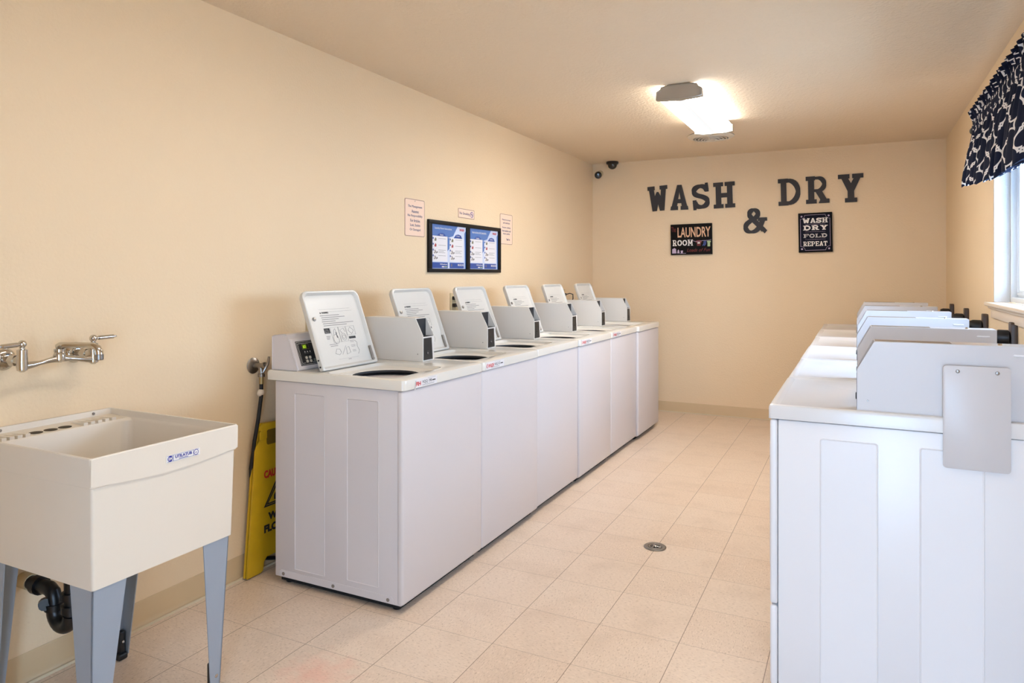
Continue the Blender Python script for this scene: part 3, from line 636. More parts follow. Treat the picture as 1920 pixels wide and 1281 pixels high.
# ------------------------------------------------------------------ top-loading washers
def build_washer():
    t = thing('washing_machine', (-1.605, 2.275, 0), '', 'washing machine', 'coin washers along the left wall')
    # cabinet
    mb = MB(); mb.box((-.68, .009, .03), (-.013, .642, .884), WENAM, .004)
    mb.build('cabinet', t)
    # embossed outlines and lower skirt on both sides
    for side in (0, 1):
        mb = MB(); yy = .009 if side == 0 else .642; sg = -1 if side == 0 else 1
        Fm = frame((0, yy, 0), (1, 0, 0), (0, 0, 1)) if side == 0 else Matrix.Translation((0, yy, 0)) @ Matrix.Rotation(PI/2, 4, 'X') @ Matrix.Diagonal((1, 1, -1, 1))
        for x0, x1, z0 in ((-.568, -.401, .075), (-.284, -.121, .083)):
            o_ = rrect(x0, z0, x1, .838, .006, 4); i_ = rrect(x0+.005, z0+.005, x1-.005, .833, .004, 4)
            mb.loops([[(x, y, -.001) for x, y in o_], [(x, y, .0022) for x, y in [(a+(b[0]-a)*.4, c+(b[1]-c)*.4) for (a, c), b in zip(o_, i_)]], [(x, y, .0003) for x, y in i_]], WENAM, False, True, mx=Fm)
        mb.prism([(-.655, .034), (-.05, .034), (-.05, .052), (-.06, .062), (-.645, .062), (-.655, .052)], -.001, .0016, WENAM, Fm, bev=.0008)
        mb.build('side_panel', t, smooth=False)
        if side == 0:
            for x in (-.63, -.355, -.075):
                MB().lathe([(.007, 0), (.0075, .003), (.004, .0045)], RUST, Fm @ Matrix.Translation((x, .047, .001)), 14).build('screw', t)
    # front panel
    mb = MB(); mb.box((-.03, .002, .035), (0, .649, .884), WENAM, .011, 4); mb.build('front_panel', t)
    MB().box((-.66, .026, .010), (-.032, .625, .0305), SHADE).build('underside_shade', t)  # dark slab paints the shadow line between cabinet and floor
    for x in (-.63, -.06):
        for y in (.05, .6): MB().lathe([(.018, 0.0), (.02, .006), (.009, .01), (.009, .03)], BLACK, Matrix.Translation((x, y, 0.0005)), 16).build('foot', t)
    # top with the loading opening
    k = 8
    OP = (-.425, .040, -.075, .425)
    def lp(x0, y0, x1, y1, r, z): return [(x, y, z) for x, y in rrect(x0, y0, x1, y1, r, k)]
    cx, cy = (OP[0]+OP[2])/2, (OP[1]+OP[3])/2
    circ = lambda r, z: [(cx+r*math.cos(math.radians(q*90+90*i/(k-1)*.97)), cy+r*math.sin(math.radians(q*90+90*i/(k-1)*.97)), z) for q in range(4) for i in range(k)]
    X0, Y0, X1, Y1 = -.728, .0008, .006, .6502
    mb = MB()
    mb.loops([lp(X0+.02, Y0+.01, X1-.02, Y1-.01, .01, .8865), lp(X0, Y0, X1, Y1, .018, .8865), lp(X0, Y0, X1, Y1, .018, .917), lp(X0+.003, Y0+.003, X1-.003, Y1-.003, .017, .926), lp(X0+.012, Y0+.012, X1-.012, Y1-.012, .012, .93),
              lp(OP[0]-.012, OP[1]-.012, OP[2]+.012, OP[3]+.012, .05, .93), lp(OP[0]-.004, OP[1]-.004, OP[2]+.004, OP[3]+.004, .045, .9285), lp(*OP, .042, .916),
              lp(OP[0]+.006, OP[1]+.006, OP[2]-.006, OP[3]-.006, .04, .9125), circ(.152, .911), circ(.147, .908)], ENAMT)
    mb.build('top_panel', t)
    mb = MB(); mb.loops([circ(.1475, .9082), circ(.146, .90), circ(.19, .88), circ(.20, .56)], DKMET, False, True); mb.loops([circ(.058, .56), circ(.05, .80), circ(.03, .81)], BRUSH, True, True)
    mb.build('wash_basket', t)
    # lid, swung open and leaning back
    th = math.radians(20.5)
    Lm = frame((-.437, .0395, .934), (0, 1, 0), (-math.sin(th), 0, math.cos(th)))
    lw, ll = .378, .362
    def ll_(i, z, r=.03, b=0.0):   # square-ish hinge corners, rounded far corners
        out = []
        for cx_, cy_, a0, rr in ((lw-i-r, ll-i-r, 0, r), (i+r, ll-i-r, 90, r), (i+.008, i+b+.008, 180, .008), (lw-i-.008, i+b+.008, 270, .008)):
            for j in range(k):
                a = math.radians(a0+90*j/(k-1)); out.append((cx_+rr*math.cos(a), cy_+rr*math.sin(a), z))
        return out
    mb = MB(); mb.loops([ll_(.012, -.022), ll_(.003, -.020), ll_(0, -.014), ll_(0, .002), ll_(.003, .0045), ll_(.008, .0045), ll_(.011, .001), ll_(.018, -.009, .026), ll_(.03, -.010, .02)], LIDM, True, True, mx=Lm)
    lid = mb.build('lid', t)
    mb = MB(); Pm = Lm @ Matrix.Translation((0, 0, -.0098)); B = lambda x0, y0, x1, y1, m=PRINT: mb.box((x0, y0, 0), (x1, y1, .0004), m, mx=Pm)
    B(.09, .277, .30, .2775); B(.10, .265, .31, .2655)
    mb.text('WARNING', Pm @ Matrix.Translation((.125, .262, 0)), w=.045, h=.0085, depth=.0005, m=PRINTD, bold=.02)
    mb.prism([(.09, .258), (.099, .258), (.0945, .267)], 0, .0005, PRINTD, Pm)
    for j, (x0, x1) in enumerate(((.088, .215), (.094, .25), (.094, .205), (.09, .18), (.094, .30), (.094, .25))): B(x0, .2475-j*.0095, x1, .250-j*.0095)
    B(.088, .165, .125, .189, PRINTD)
    for j in range(3): B(.092, .169+j*.006, .12-.004*j, .1712+j*.006, WHITEP); B(.092, .15-j*.006, .118-.004*j, .152-j*.006)
    def outline(pts, r=.0006):
        mb.tube([tuple(Pm @ Vector((x, y, .0004))) for x, y in pts], r, PRINT, 5)
    for x0, x1, y0, y1 in ((.13, .18, .12, .19), (.183, .23, .12, .19), (.234, .292, .148, .19)): outline([(x0, y0), (x1, y0), (x1, y1), (x0, y1), (x0, y0)], .0004)
    for cx_, cy_, rx, ry in ((.152, .135, .017, .022), (.206, .142, .015, .017), (.206, .142, .009, .009)): outline([(cx_+rx*math.cos(2*PI*i/18), cy_+ry*math.sin(2*PI*i/18)) for i in range(19)])
    outline([(.245, .17), (.262, .185), (.283, .168), (.265, .152), (.245, .17)]); outline([(.14, .15), (.148, .178), (.158, .184), (.165, .16)]); mb.prism([(.160, .14), (.164, .14), (.162, .165), (.158, .168)], 0, .0005, PRINTD, Pm)
    outline([(.2, .16), (.19, .175), (.215, .183), (.222, .165)])
    B(.238, .13, .285, .141, PRINTD)
    for j in range(4): B(.238, .12-j*.006-(.01 if j > 1 else 0), .268-.004*(j % 2), .1215-j*.006-(.01 if j > 1 else 0))
    for j in range(2): B(.238, .075-j*.006, .262, .0765-j*.006)
    for j in range(2): B(.098+.004*j, .112-j*.008, .15, .114-j*.008)
    outline([(.12, .07), (.135, .09), (.155, .088), (.16, .072), (.145, .062), (.12, .07)]); outline([(.165, .062), (.2, .1)]); outline([(.195, .06), (.2, .09), (.218, .095), (.222, .066), (.195, .06)])
    outline([(.27, .12), (.283, .11), (.278, .09), (.285, .07), (.272, .055)]); B(.13, .042, .27, .0424); B(.195, .036, .215, .038)
    mb.build('instruction_print', lid)
    mb = MB(); mb.lathe([(.009, 0), (.0085, .004), (.004, .005)], BRUSH, Lm @ Matrix.Translation((.045, .235, -.009)), 16); mb.build('magnet', lid)
    mb = MB(); mb.box((lw-.026, .012, -.008), (lw-.011, .085, -.001), RUST, .002, mx=Lm); mb.lathe([(.004, 0), (.003, .003)], CHROME, Lm @ Matrix.Translation((lw-.018, .02, -.001)), 10); mb.build('hinge_strip', lid)
    for y in (.02, .05): MB().lathe([(.004, 0), (.004, .002)], PRINTD, Lm @ Matrix.Translation((-.0002, y, -.008)) @ Matrix.Rotation(-PI/2, 4, 'Y'), 10).build('hinge_screw', lid)
    mb = MB(); mb.lathe([(.006, 0), (.005, .006)], BRUSH, Lm @ Matrix.Translation((lw, .235, -.005)) @ Matrix.Rotation(PI/2, 4, 'Y'), 12)
    mb.build('lid_bumper', lid)
    # control console
    prof = [(-.703, .9302), (-.703, 1.076), (-.688, 1.082), (-.643, 1.088), (-.62, 1.085), (-.606, 1.066), (-.556, .9302)]
    mb = MB()
    def cl(y, s=0.0):
        cxp, czp = -.64, 1.0; return [(x+(cxp-x)*s, y, z+(czp-z)*s*(0 if z < .931 else 1)) for x, z in prof]
    mb.loops([cl(.016, .03), cl(.012+.0), cl(.05), cl(.051), cl(.6), cl(.64), cl(.636, .03)], WENAM, True, True)
    con = mb.build('control_console', t)
    mb = MB()   # raised front bezel
    v = Vector((-.606+.556, 0, 1.066-.9302)); v.normalize(); Cm = frame((-.556, .05, .9302), (0, 1, 0), v)
    hh = math.hypot(.05, .1358)
    mb.box((-.035, .001, -.004), (.56, hh-.001, .006), WENAM, .005, 3, mx=Cm); mb.build('console_bezel', con)
    mb = MB(); mb.box((-.012, .018, .004), (.30, .130, .0066), PRINTD, .001, mx=Cm)
    for i_, (m_, z_) in enumerate(((WHITEP, .0067),)):
        for off in (.004, .011):
            x0, y0, x1, y1 = -.012+off, .018+off, .30-off, .130-off
            for a, b in (((x0, y0), (x1, y0+.0012)), ((x0, y1-.0012), (x1, y1)), ((x0, y0), (x0+.0012, y1)), ((x1-.0012, y0), (x1, y1))): mb.box((a[0], a[1], z_-.0005), (b[0], b[1], z_), m_, mx=Cm)
    for i in range(3): mb.prism([(.027+i*.016, .077), (.035+i*.016, .077), (.031+i*.016, .083)], .0064, .007, WHITEP, Cm); mb.box((.026+i*.016, .071, .0064), (.037+i*.016, .073, .007), PRINT, mx=Cm)
    mb.build('control_panel', con)
    mb = MB(); mb.box((.020, .090, .006), (.062, .115, .0072), BRUSH, mx=Cm); mb.box((.022, .092, .0068), (.060, .113, .0076), BLACK, mx=Cm); mb.box((.023, .093, .0072), (.048, .112, .0079), LCD, mx=Cm)
    mb.text('60', Cm @ Matrix.Translation((.034, .1025, .0079)), w=.016, h=.013, depth=.0003, m=LCDT); mb.build('display', con)
    for (x, y, m_) in ((.030, .052, BTN), (.052, .052, BTN), (.030, .036, BTN), (.052, .036, BTN), (.078, .038, mat('grey_button', (110, 112, 104), .4))):
        mb = MB(); mb.box((x-.010, y-.0075, .006), (x+.010, y+.0075, .0072), mat('button_surround', (70, 66, 62), .4), .0004, mx=Cm)
        mb.lathe([(.0068, .007), (.0066, .0088), (.004, .0094)], m_, Cm @ Matrix.Translation((x+.001, y, 0)), 16); mb.build('button', con)
    # coin box at the far end of the machine
    coin = coin_box(t, -.60, -.255, .529, .626, .9305, 1.137, .043, 1.054)
    return t

def coin_box(t, xb, xf, y0, y1, z0, z1, dx, zs, mate=None, tall=False):
    """meter case: closed body, sloping open mouth at its front (xf), thin side cheeks"""
    m_ = mate or GREYE; s = 1 if xf > xb else -1; T0 = .0035
    xs = xf-s*dx; xm = xs-s*.006
    mb = MB(); Fm = Matrix(((1, 0, 0, 0), (0, 0, 1, 0), (0, 1, 0, 0), (0, 0, 0, 1)))    # prism z -> world y
    cheek = [(xb, z0), (xf, z0), (xf, zs), (xs, z1), (xb, z1)]
    for a in (y0, y1-T0): mb.prism(cheek, a, a+T0, m_, Fm)
    lo = min(xb, xm); hi = max(xb, xm)
    mb.box((lo, y0+T0, z0), (hi, y1-T0, z1-.0002), m_)
    mb.box((min(xm, xf), y0+T0, z0), (max(xm, xf), y1-T0, zs-.006), m_, .0)
    mb.box((min(xm, xs), y0+T0, z1-T0), (max(xm, xs), y1-T0, z1-.0002), m_)
    body = mb.build('coin_box', t, smooth=False)
    mb = MB(); mb.box((min(xm, xm+s*.003), y0+T0, zs-.005), (max(xm, xm+s*.003), y1-T0-.0, z1-T0), DKMET); mb.box((min(xm, xf-s*.004), y0+T0+.001, zs-.006), (max(xm, xf-s*.004), y1-T0-.001, zs-.0045), DKMET)
    mb.box((min(xm, xs), y0+T0, z1-.03), (max(xm, xs), y0+T0+.001, z1-T0), m_)
    mb.build('coin_slide_recess', body)
    Ff = frame((xf, y0, z0), (0, 1, 0), (0, 0, 1)) if s > 0 else frame((xf, y1, z0), (0, -1, 0), (0, 0, 1))
    H = zs-z0; Wd = y1-y0
    mb = MB(); mb.prism([(.006, .006), (Wd-.012, .006), (Wd-.022, H-.012), (.006, H-.012)], 0, .0012, BLACK, Ff); pl = mb.build('lock_plate', body)
    mb = MB(); mb.lathe([(.011, 0), (.011, .002), (.009, .003), (.006, .001)], BLACK, Ff @ Matrix.Translation((Wd*.42, .04, .001)), 18); mb.box((Wd*.42-.004, .035, .002), (Wd*.42+.004, .043, .0026), BRUSH, mx=Ff); mb.build('lock', pl)
    mb = MB(); mb.lathe([(.0028, 0), (.002, .002)], BRUSH, frame((xf-s*.03, y0, z0+.035), (1, 0, 0), (0, 0, 1)), 10); mb.build('rivet', body)
    return body

washer = build_washer()
wl = ['white coin washer nearest the sink with torn VQQ 198 sticker', 'second white coin washer from the sink, first with a whole red WASH sticker',
      'third white coin washer from the sink, no sticker on its edge', 'fourth white coin washer from the sink, first stickered one past the plain-edged washer',
      'white coin washer beside the last one in the row, faint red sticker on its edge', 'last white coin washer, standing forward against the lettered end wall side']
WSH = [washer] + [copy_tree(washer) for _ in range(5)]
for i, wsh in enumerate(WSH):
    wsh.location = (-1.605 + (0, 0, -.008, 0, 0, .016)[i], 2.275+i*.651, 0); wsh['label'] = wl[i]
def washer_label(par, kind):
    mb = MB(); Fm = frame((.0062, 0, .905), *ONLEFT)
    mb.box((.0, -.0165, 0), (.19 if kind else .165, .0165, .0004), mat('label_white', (226, 220, 218), .4), mx=Fm @ Matrix.Translation((.03 if kind else .078, 0, 0)))
    Q = Fm @ Matrix.Translation((0, 0, .0004)); x = .03 if kind else .08
    if kind == 1:
        mb.text('WASH', Q @ Matrix.Translation((x+.052, 0, 0)), w=.062, h=.019, depth=.0003, m=RED, bold=.03, shear=.25)
        mb.prism([(x+.004, -.004), (x+.016, -.013), (x+.010, 0), (x+.018, .012), (x+.008, .008)], 0, .0003, RED, Q)
        mb.text('VQQ 512', Q @ Matrix.Translation((x+.118, .001, 0)), w=.06, h=.014, depth=.0003, m=PRINTD, bold=.01); xx = x+.152
    else:
        mb.text('FIH', Q @ Matrix.Translation((x+.022, -.002, 0)), w=.036, h=.017, depth=.0003, m=RED, bold=.04)
        mb.prism([(x-.008, -.024), (x+.002, -.024), (x+.006, .012), (x+.001, .014)], 0, .0005, mat('torn_tape', (190, 184, 178), .3), Q)
        mb.text('VQQ 198', Q @ Matrix.Translation((x+.086, .001, 0)), w=.07, h=.014, depth=.0003, m=PRINTD, bold=.01); xx = x+.125
    mb.box((xx, -.002, 0), (xx+.025, .003, .0003), PRINTD, mx=Q)
    for yy in (-.0095, -.013): mb.box((x+.05, yy, 0), (x+.14, yy+.001, .0003), PRINT, mx=Q)
    mb.box((x+.09, .012, 0), (x+.15, .0128, .0003), PRINT, mx=Q)
    mb.build('sticker', par)
washer_label(WSH[0], 0)
for i in (1, 3, 4): washer_label(WSH[i], 1)

# ------------------------------------------------------------------ dryers along the right wall
def build_dryer():
    t = thing('clothes_dryer', (-.25, 2.37, 0), '', 'clothes dryer', 'coin dryers along the right wall')
    mb = MB(); mb.box((.024, .006, .03), (.70, .678, .884), ENAM, .004); mb.build('cabinet', t)
    for side in (0, 1):
        mb = MB(); Fm = frame((0, .006, 0), (1, 0, 0), (0, 0, 1)) if side == 0 else Matrix.Translation((0, .678, 0)) @ Matrix.Rotation(PI/2, 4, 'X') @ Matrix.Diagonal((1, 1, -1, 1))
        for x0, x1 in ((.145, .308), (.414, .577)):
            o_ = rrect(x0, .07, x1, .838, .008, 4); i_ = rrect(x0+.006, .076, x1-.006, .832, .005, 4)
            mb.loops([[(x, y, -.001) for x, y in o_], [(x, y, .0022) for x, y in [(a+(b[0]-a)*.4, c+(b[1]-c)*.4) for (a, c), b in zip(o_, i_)]], [(x, y, .0003) for x, y in i_]], ENAM, False, True, mx=Fm)
        mb.build('side_panel', t, smooth=False)
    MB().box((0, .002, .294), (.0225, .682, .884), ENAM, .008, 4).build('front_panel', t)
    MB().box((0, .002, .034), (.0225, .682, .289), ENAM, .008, 4).build('lower_panel', t)
    Ff = frame((0, .684, 0), *ONRIGHT)
    dd = MB().prism(rrect(.11, .36, .574, .80, .03), 0, .012, ENAM, Ff, bev=.003).build('door', t)
    MB().prism(rrect(.13, .54, .16, .64, .01), .010, .016, DKMET, Ff).build('handle', dd)
    MB().box((.02, .022, .004), (.68, .66, .0305), SHADE).build('underside_shade', t)  # dark slab paints the shade beneath the dryer
    for x in (.06, .66):
        for y in (.06, .62): MB().lathe([(.018, 0), (.02, .006), (.009, .01), (.009, .03)], BLACK, Matrix.Translation((x, y, .0005)), 16).build('foot', t)
    k = 5
    def lp(x0, y0, x1, y1, r, z): return [(x, y, z) for x, y in rrect(x0, y0, x1, y1, r, k)]
    X0, Y0, X1, Y1 = -.004, .001, .712, .683
    MB().loops([lp(X0+.01, Y0+.01, X1-.01, Y1-.01, .008, .8865), lp(X0, Y0, X1, Y1, .01, .8865), lp(X0, Y0, X1, Y1, .01, .922), lp(X0+.003, Y0+.003, X1-.003, Y1-.003, .01, .929), lp(X0+.01, Y0+.01, X1-.01, Y1-.01, .01, .932),
                lp(X0+.022, Y0+.018, X1-.022, Y1-.018, .01, .931), lp(X0+.03, Y0+.026, X1-.03, Y1-.026, .01, .926)], DTOP, True, True).build('top_panel', t)
    prof = [(.705, .9265), (.705, 1.045), (.69, 1.055), (.66, 1.055), (.63, 1.045), (.58, .9265)]
    MB().loops([[(x, y, z) for x, z in prof] for y in (.13, .135, .66, .667)], ENAM, True, True).build('control_console', t)
    c = coin_box(t, .708, .25, .02, .115, .9265, 1.143, .047, 1.055, METER)
    Fs = frame((0, .02, 0), (1, 0, 0), (0, 0, 1))
    o_ = rrect(.645, 1.114, .688, 1.121, .0034, 5); i_ = rrect(.647, 1.116, .686, 1.119, .0014, 5)
    MB().loops([[(x, y, -.0005) for x, y in o_], [(x, y, .002) for x, y in i_]], ENAM, False, True, mx=Fs).build('embossed_slot', c)
    MB().box((.30, .045, 1.1425), (.50, .10, 1.1436), mat('meter_label', (132, 112, 90), .5, var=.5, vscale=70)).build('label', c)
    MB().lathe([(.006, 0), (.005, .004), (.002, .005)], CHROME, Matrix.Translation((.62, .06, 1.1428)), 12).build('screw', c)
    return t
dryer = build_dryer()
dl = ['white coin dryer nearest the camera with a cover plate riveted to its side', 'second white coin dryer, directly behind the one with the riveted plate', 'third white coin dryer from the near end of the right row',
      'fourth white coin dryer, third from the far end of the right row', 'white coin dryer just before the last one of the right row', 'farthest white coin dryer, closest to the lettered end wall']
DRY = [dryer] + [copy_tree(dryer) for _ in range(5)]
for i, o in enumerate(DRY): o.location = (-.25 + (0, .002, 0, .003, 0, .002)[i], 2.37+i*.690, 0); o['label'] = dl[i]
pl = MB().prism(rrect(.474, .787, .637, 1.084, .01), 0, .0016, METER, frame((0, .0003, 0), (1, 0, 0), (0, 0, 1)), bev=.0006).build('cover_plate', DRY[0])
for x in (.51, .605): MB().lathe([(.0055, 0), (.005, .002), (.002, .003)], BRUSH, frame((x, -.0012, 1.068), (1, 0, 0), (0, 0, 1)), 14).build('rivet', pl)
MB().box((.475, .0004, .9335), (.636, .0195, 1.07), METER).build('plate_spacer', DRY[0])

# range-style outlets with plugs on the right wall
ol = ['dark dryer outlet with plug nearest the window sill end', 'dark dryer outlet with plug, second from the near end', 'dark dryer outlet with plug, third from the near end', 'farthest dark dryer outlet with plug, towards the end wall']
t0 = None
for i, y in enumerate((3.99, 4.80, 5.56, 6.36)):
    if t0 is None:
        t = t0 = thing('dryer_outlet', (XR, y, 1.05), ol[0], 'outlet', 'dryer outlets on the right wall')
        MB().prism(rrect(-.035, -.068, .035, .068, .016), .0006, .026, BROWN, frame((0, 0, 0), *ONRIGHT), bev=.003).build('wall_plate', t)
        pg = MB().lathe([(.026, 0), (.036, .008), (.037, .045), (.03, .062), (.012, .066)], BLACK, frame((-.026, 0, -.005), *ONRIGHT)).build('plug', t)
        MB().tube([(-.075, 0, -.008), (-.092, .0, -.025), (-.102, .0, -.05), (-.112, 0, -.09), (-.112, 0, -.13)], [.013, .013, .012, .009, .008], BLACK).build('cord', pg)
    else:
        t = copy_tree(t0); t['label'] = ol[i]
    t.location = (XR, y, 1.055)

# 120 V outlets behind the washers
def wall_outlet(y, z, label):
    t = thing('wall_outlet', (XL, y, z), label, 'outlet', 'beige outlets behind the washers')
    F = frame((0, 0, 0), *ONLEFT)
    MB().box((-.057, -.058, .0006), (.057, .058, .006), BEIGE, .002, mx=F).build('cover', t)
    return t, F
t, F = wall_outlet(4.085, 1.166, 'beige wall outlet with two black plugs behind the third washer lid')
for zz in (-.024, .024): MB().box((-.035, zz-.012, .005), (.015, zz+.012, .032), BLACK, .004, mx=F).tube([(.02, -.01, zz), (.04, .0, zz-.02), (.045, .01, zz-.1), (.045, .01, -.2)], .004, BLACK, 8).build('plug', t)
t, F = wall_outlet(2.715, 1.126, 'beige wall outlet half hidden behind the first washer lid')
t, F = wall_outlet(6.03, 1.155, 'beige wall outlet with looped black cord behind the fifth washer lid')
MB().box((-.01, -.004, .005), (.03, .022, .032), BLACK, .004, mx=F).tube([(.03, .01, .01), (.06, .04, .02), (.07, .09, .01), (.06, .12, -.03), (.04, .12, -.09), (.04, .11, -.2)], .0045, BLACK, 8).build('plug', t)

# ------------------------------------------------------------------ utility sink
def build_sink():
    # local axes: origin at wall/floor, x out from wall, y along wall
    t = thing('utility_sink', (XL+.002, 1.155, 0), 'cream plastic utility sink on grey tapered legs against the left wall', 'utility sink')
    k = 6; D, Wd, ZR = .648, .490, .86
    def lp(x0, y0, x1, y1, r, z): return [(x, y, z) for x, y in rrect(x0, y0, x1, y1, r, k)]
    mb = MB(); LX = .118                                        # deck depth behind the bowl
    top = [lp(.004, .014, D-.013, Wd-.014, .008, .503), lp(.004, .007, D-.006, Wd-.008, .008, .778), lp(0.004, .003, D-.002, Wd-.003, .008, .7805),
           lp(0, 0, D, Wd, .008, ZR-.003), lp(.002, .002, D-.002, Wd-.002, .008, ZR), lp(.010, .008, D-.008, Wd-.008, .008, ZR-.0005), lp(.012, .010, D-.010, Wd-.010, .008, ZR-.020),
           lp(LX, .012, D-.012, Wd-.012, .015, ZR-.024), lp(LX+.004, .015, D-.014, Wd-.015, .03, ZR-.032),
           lp(LX+.02, .035, D-.03, Wd-.035, .04, .54), lp(LX+.04, .055, D-.05, Wd-.055, .04, .53)]
    mb.loops(top, PLAS, True, True)
    tub = mb.build('tub', t)
    # curved apron line on the front: a lip that hangs lower toward the near corner
    mb = MB(); n = 14; pts = []
    for i in range(n+1):
        f = i/n; yy = .002+f*(Wd-.004); pts.append((yy, .785-.016*math.sin(PI*f)))
    for i in range(n):
        (a, za), (b, zb) = pts[i], pts[i+1]
        A = [(D-.008, a, za), (D-.0008, a, za), (D+.0004, a, ZR-.004), (D-.008, a, ZR-.004)]; B = [(D-.008, b, zb), (D-.0008, b, zb), (D+.0004, b, ZR-.004), (D-.008, b, ZR-.004)]
        mb.loops([A, B], PLAS, i == 0, i == n-1)
    mb.build('apron', t)
    # deck: raised back ledge, soap ribs, three holes, sides
    XZ = Matrix(((1, 0, 0, 0), (0, 0, 1, 0), (0, 1, 0, 0), (0, 0, 0, 1)))
    for grp in ((.065, .088, .111, .134), (.318, .343, .368, .393, .418)):
        mb = MB()
        for yc in grp: mb.prism([(.03, ZR-.0215), (LX-.002, ZR-.026), (LX-.002, ZR-.014)], yc, yc+.014, PLAS, XZ)
        mb.build('soap_ridges', t)
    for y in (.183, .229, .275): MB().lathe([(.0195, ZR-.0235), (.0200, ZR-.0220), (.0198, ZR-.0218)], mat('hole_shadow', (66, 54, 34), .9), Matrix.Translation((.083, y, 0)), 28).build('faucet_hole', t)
    for y in (.115, .418): MB().lathe([(.005, 0), (.005, .003), (.002, .004)], RUST, frame((.0108, y, ZR-.010), *ONLEFT), 12).build('screw', t)
    # badge
    mb = MB(); Fb = frame((D+.0006, .283, ZR-.054), *ONLEFT); mb.box((-.058, -.0105, 0), (.058, .0105, .0006), WHITEP, mx=Fb)
    for a, b in (((-.055, -.009), (.053, -.0082)), ((-.055, .0082), (.053, .009)), ((-.036, -.009), (-.0348, .009)), ((.034, -.009), (.0352, .009))): mb.box((a[0], a[1], .0005), (b[0], b[1], .001), LBLUE, mx=Fb)
    mb.lathe([(.0085, 0), (.0085, .0012)], LBLUE, Fb @ Matrix.Translation((-.0455, 0, 0)), 18); mb.text('EM', Fb @ Matrix.Translation((-.0455, 0, .0012)), w=.012, h=.008, depth=.0003, m=WHITEP, bold=.02)
    mb.text('UTILATUB', Fb @ Matrix.Translation((0, .002, .0006)), w=.058, h=.009, depth=.0006, m=LBLUE, bold=.03); mb.box((-.016, -.0065, .0005), (.016, -.0048, .001), LBLUE, mx=Fb)
    mb.loops([[(.044+r*math.cos(2*PI*i/20), r*math.sin(2*PI*i/20), z) for i in range(20)] for r, z in ((.0085, .0005), (.0085, .001), (.007, .001), (.007, .0005))], LBLUE, mx=Fb); mb.text('15', Fb @ Matrix.Translation((.044, -.001, .0006)), w=.006, h=.005, depth=.0004, m=LBLUE)
    mb.build('badge', t)
    # legs: tapered steel angles
    for fx, fy in ((1, 0), (1, 1), (0, 0), (0, 1)):
        ox, oy = (D-.016 if fx else .125), (.016 if fy == 0 else Wd-.024); sx = -1 if fx else 1; sy = 1 if fy == 0 else -1
        bx, by = ox+sx*.028*(1 if fx else -.2), oy+sy*(.012)
        mb = MB(); T0 = .0035; zt, zb = .510, .012; wt, wb = .098, .034
        def flange(ax):
            def at(z, d):
                f = (zt-z)/(zt-zb); px = ox+(bx-ox)*f; py = oy+(by-oy)*f; w_ = (wt+(wb-wt)*f)*d
                return (px+(sx*w_ if ax == 0 else 0), py+(sy*w_ if ax == 1 else 0))
            def quad(z):
                a = at(z, 0); b = at(z, 1)
                n = (0, sy*T0) if ax == 0 else (sx*T0, 0)
                return [(a[0], a[1], z), (b[0], b[1], z), (b[0]+n[0], b[1]+n[1], z), (a[0]+n[0], a[1]+n[1], z)]
            mb.loops([quad(zt), quad((zt+zb)/2), quad(zb)], LEGM, True, True)
        flange(0); flange(1)
        lg = mb.build('leg', t)
        # black levelling foot held inside the angle
        mb = MB(); mb.box((min(bx+sx*.0055, bx+sx*.040), min(by+sy*.0055, by+sy*.040), .0005), (max(bx+sx*.0055, bx+sx*.040), max(by+sy*.0055, by+sy*.040), .022), BLACK, .006, 3)
        mb.box((min(bx+sx*.006, bx+sx*.028), min(by+sy*.006, by+sy*.028), .01), (max(bx+sx*.006, bx+sx*.028), max(by+sy*.006, by+sy*.028), .095), BLACK, .006, 3)
        mb.build('foot', lg)
        q = frame((bx-(0 if fx else -.0), by+sy*.015, .055), *ONLEFT)
        if fx: MB().lathe([(.006, 0), (.006, .003), (.003, .0045)], CHROME, q, 12).build('bolt', lg)
        else: MB().lathe([(.005, 0), (.005, .003), (.003, .0045)], CHROME, frame((bx+sx*.028, by+sy*.018, .06), *ONLEFT), 12).build('bolt', lg)
    # black waste trap
    Yp = .19
    arc = [(.257-.043-.0+.043*math.cos(a), Yp, .285+.043*math.sin(a)*-1) for a in [PI*i/10 for i in range(11)]]
    mb = MB(); mb.tube([(.257, Yp, .53), (.257, Yp, .40), (.257, Yp, .285)], .021, PIPE); mb.tube(arc, .024, PIPE); mb.tube([(.171, Yp, .285), (.171, Yp, .315), (.163, Yp, .335), (.145, Yp, .345), (.045, Yp, .345)], .022, PIPE)
    for z in (.295, .335): mb.cyl((.257, Yp, z), (.257, Yp, z+.022), .029, PIPE, 16)
    mb.cyl((.171, Yp, .285), (.171, Yp, .305), .029, PIPE, 16); mb.cyl((.10, Yp, .345), (.075, Yp, .345), .03, PIPE, 16); mb.cyl((.171, Yp-.03, .31), (.135, Yp-.01, .30), .018, PIPE, 12)
    tr = mb.build('drain_trap', t)
    MB().cyl((.0, Yp, .345), (.047, Yp, .345), .025, BEIGE, 20).build('wall_collar', tr)
    MB().box((.271, Yp-.012, .355), (.2795, Yp+.012, .39), WHITEP, .002).build('pipe_label', tr)
build_sink()

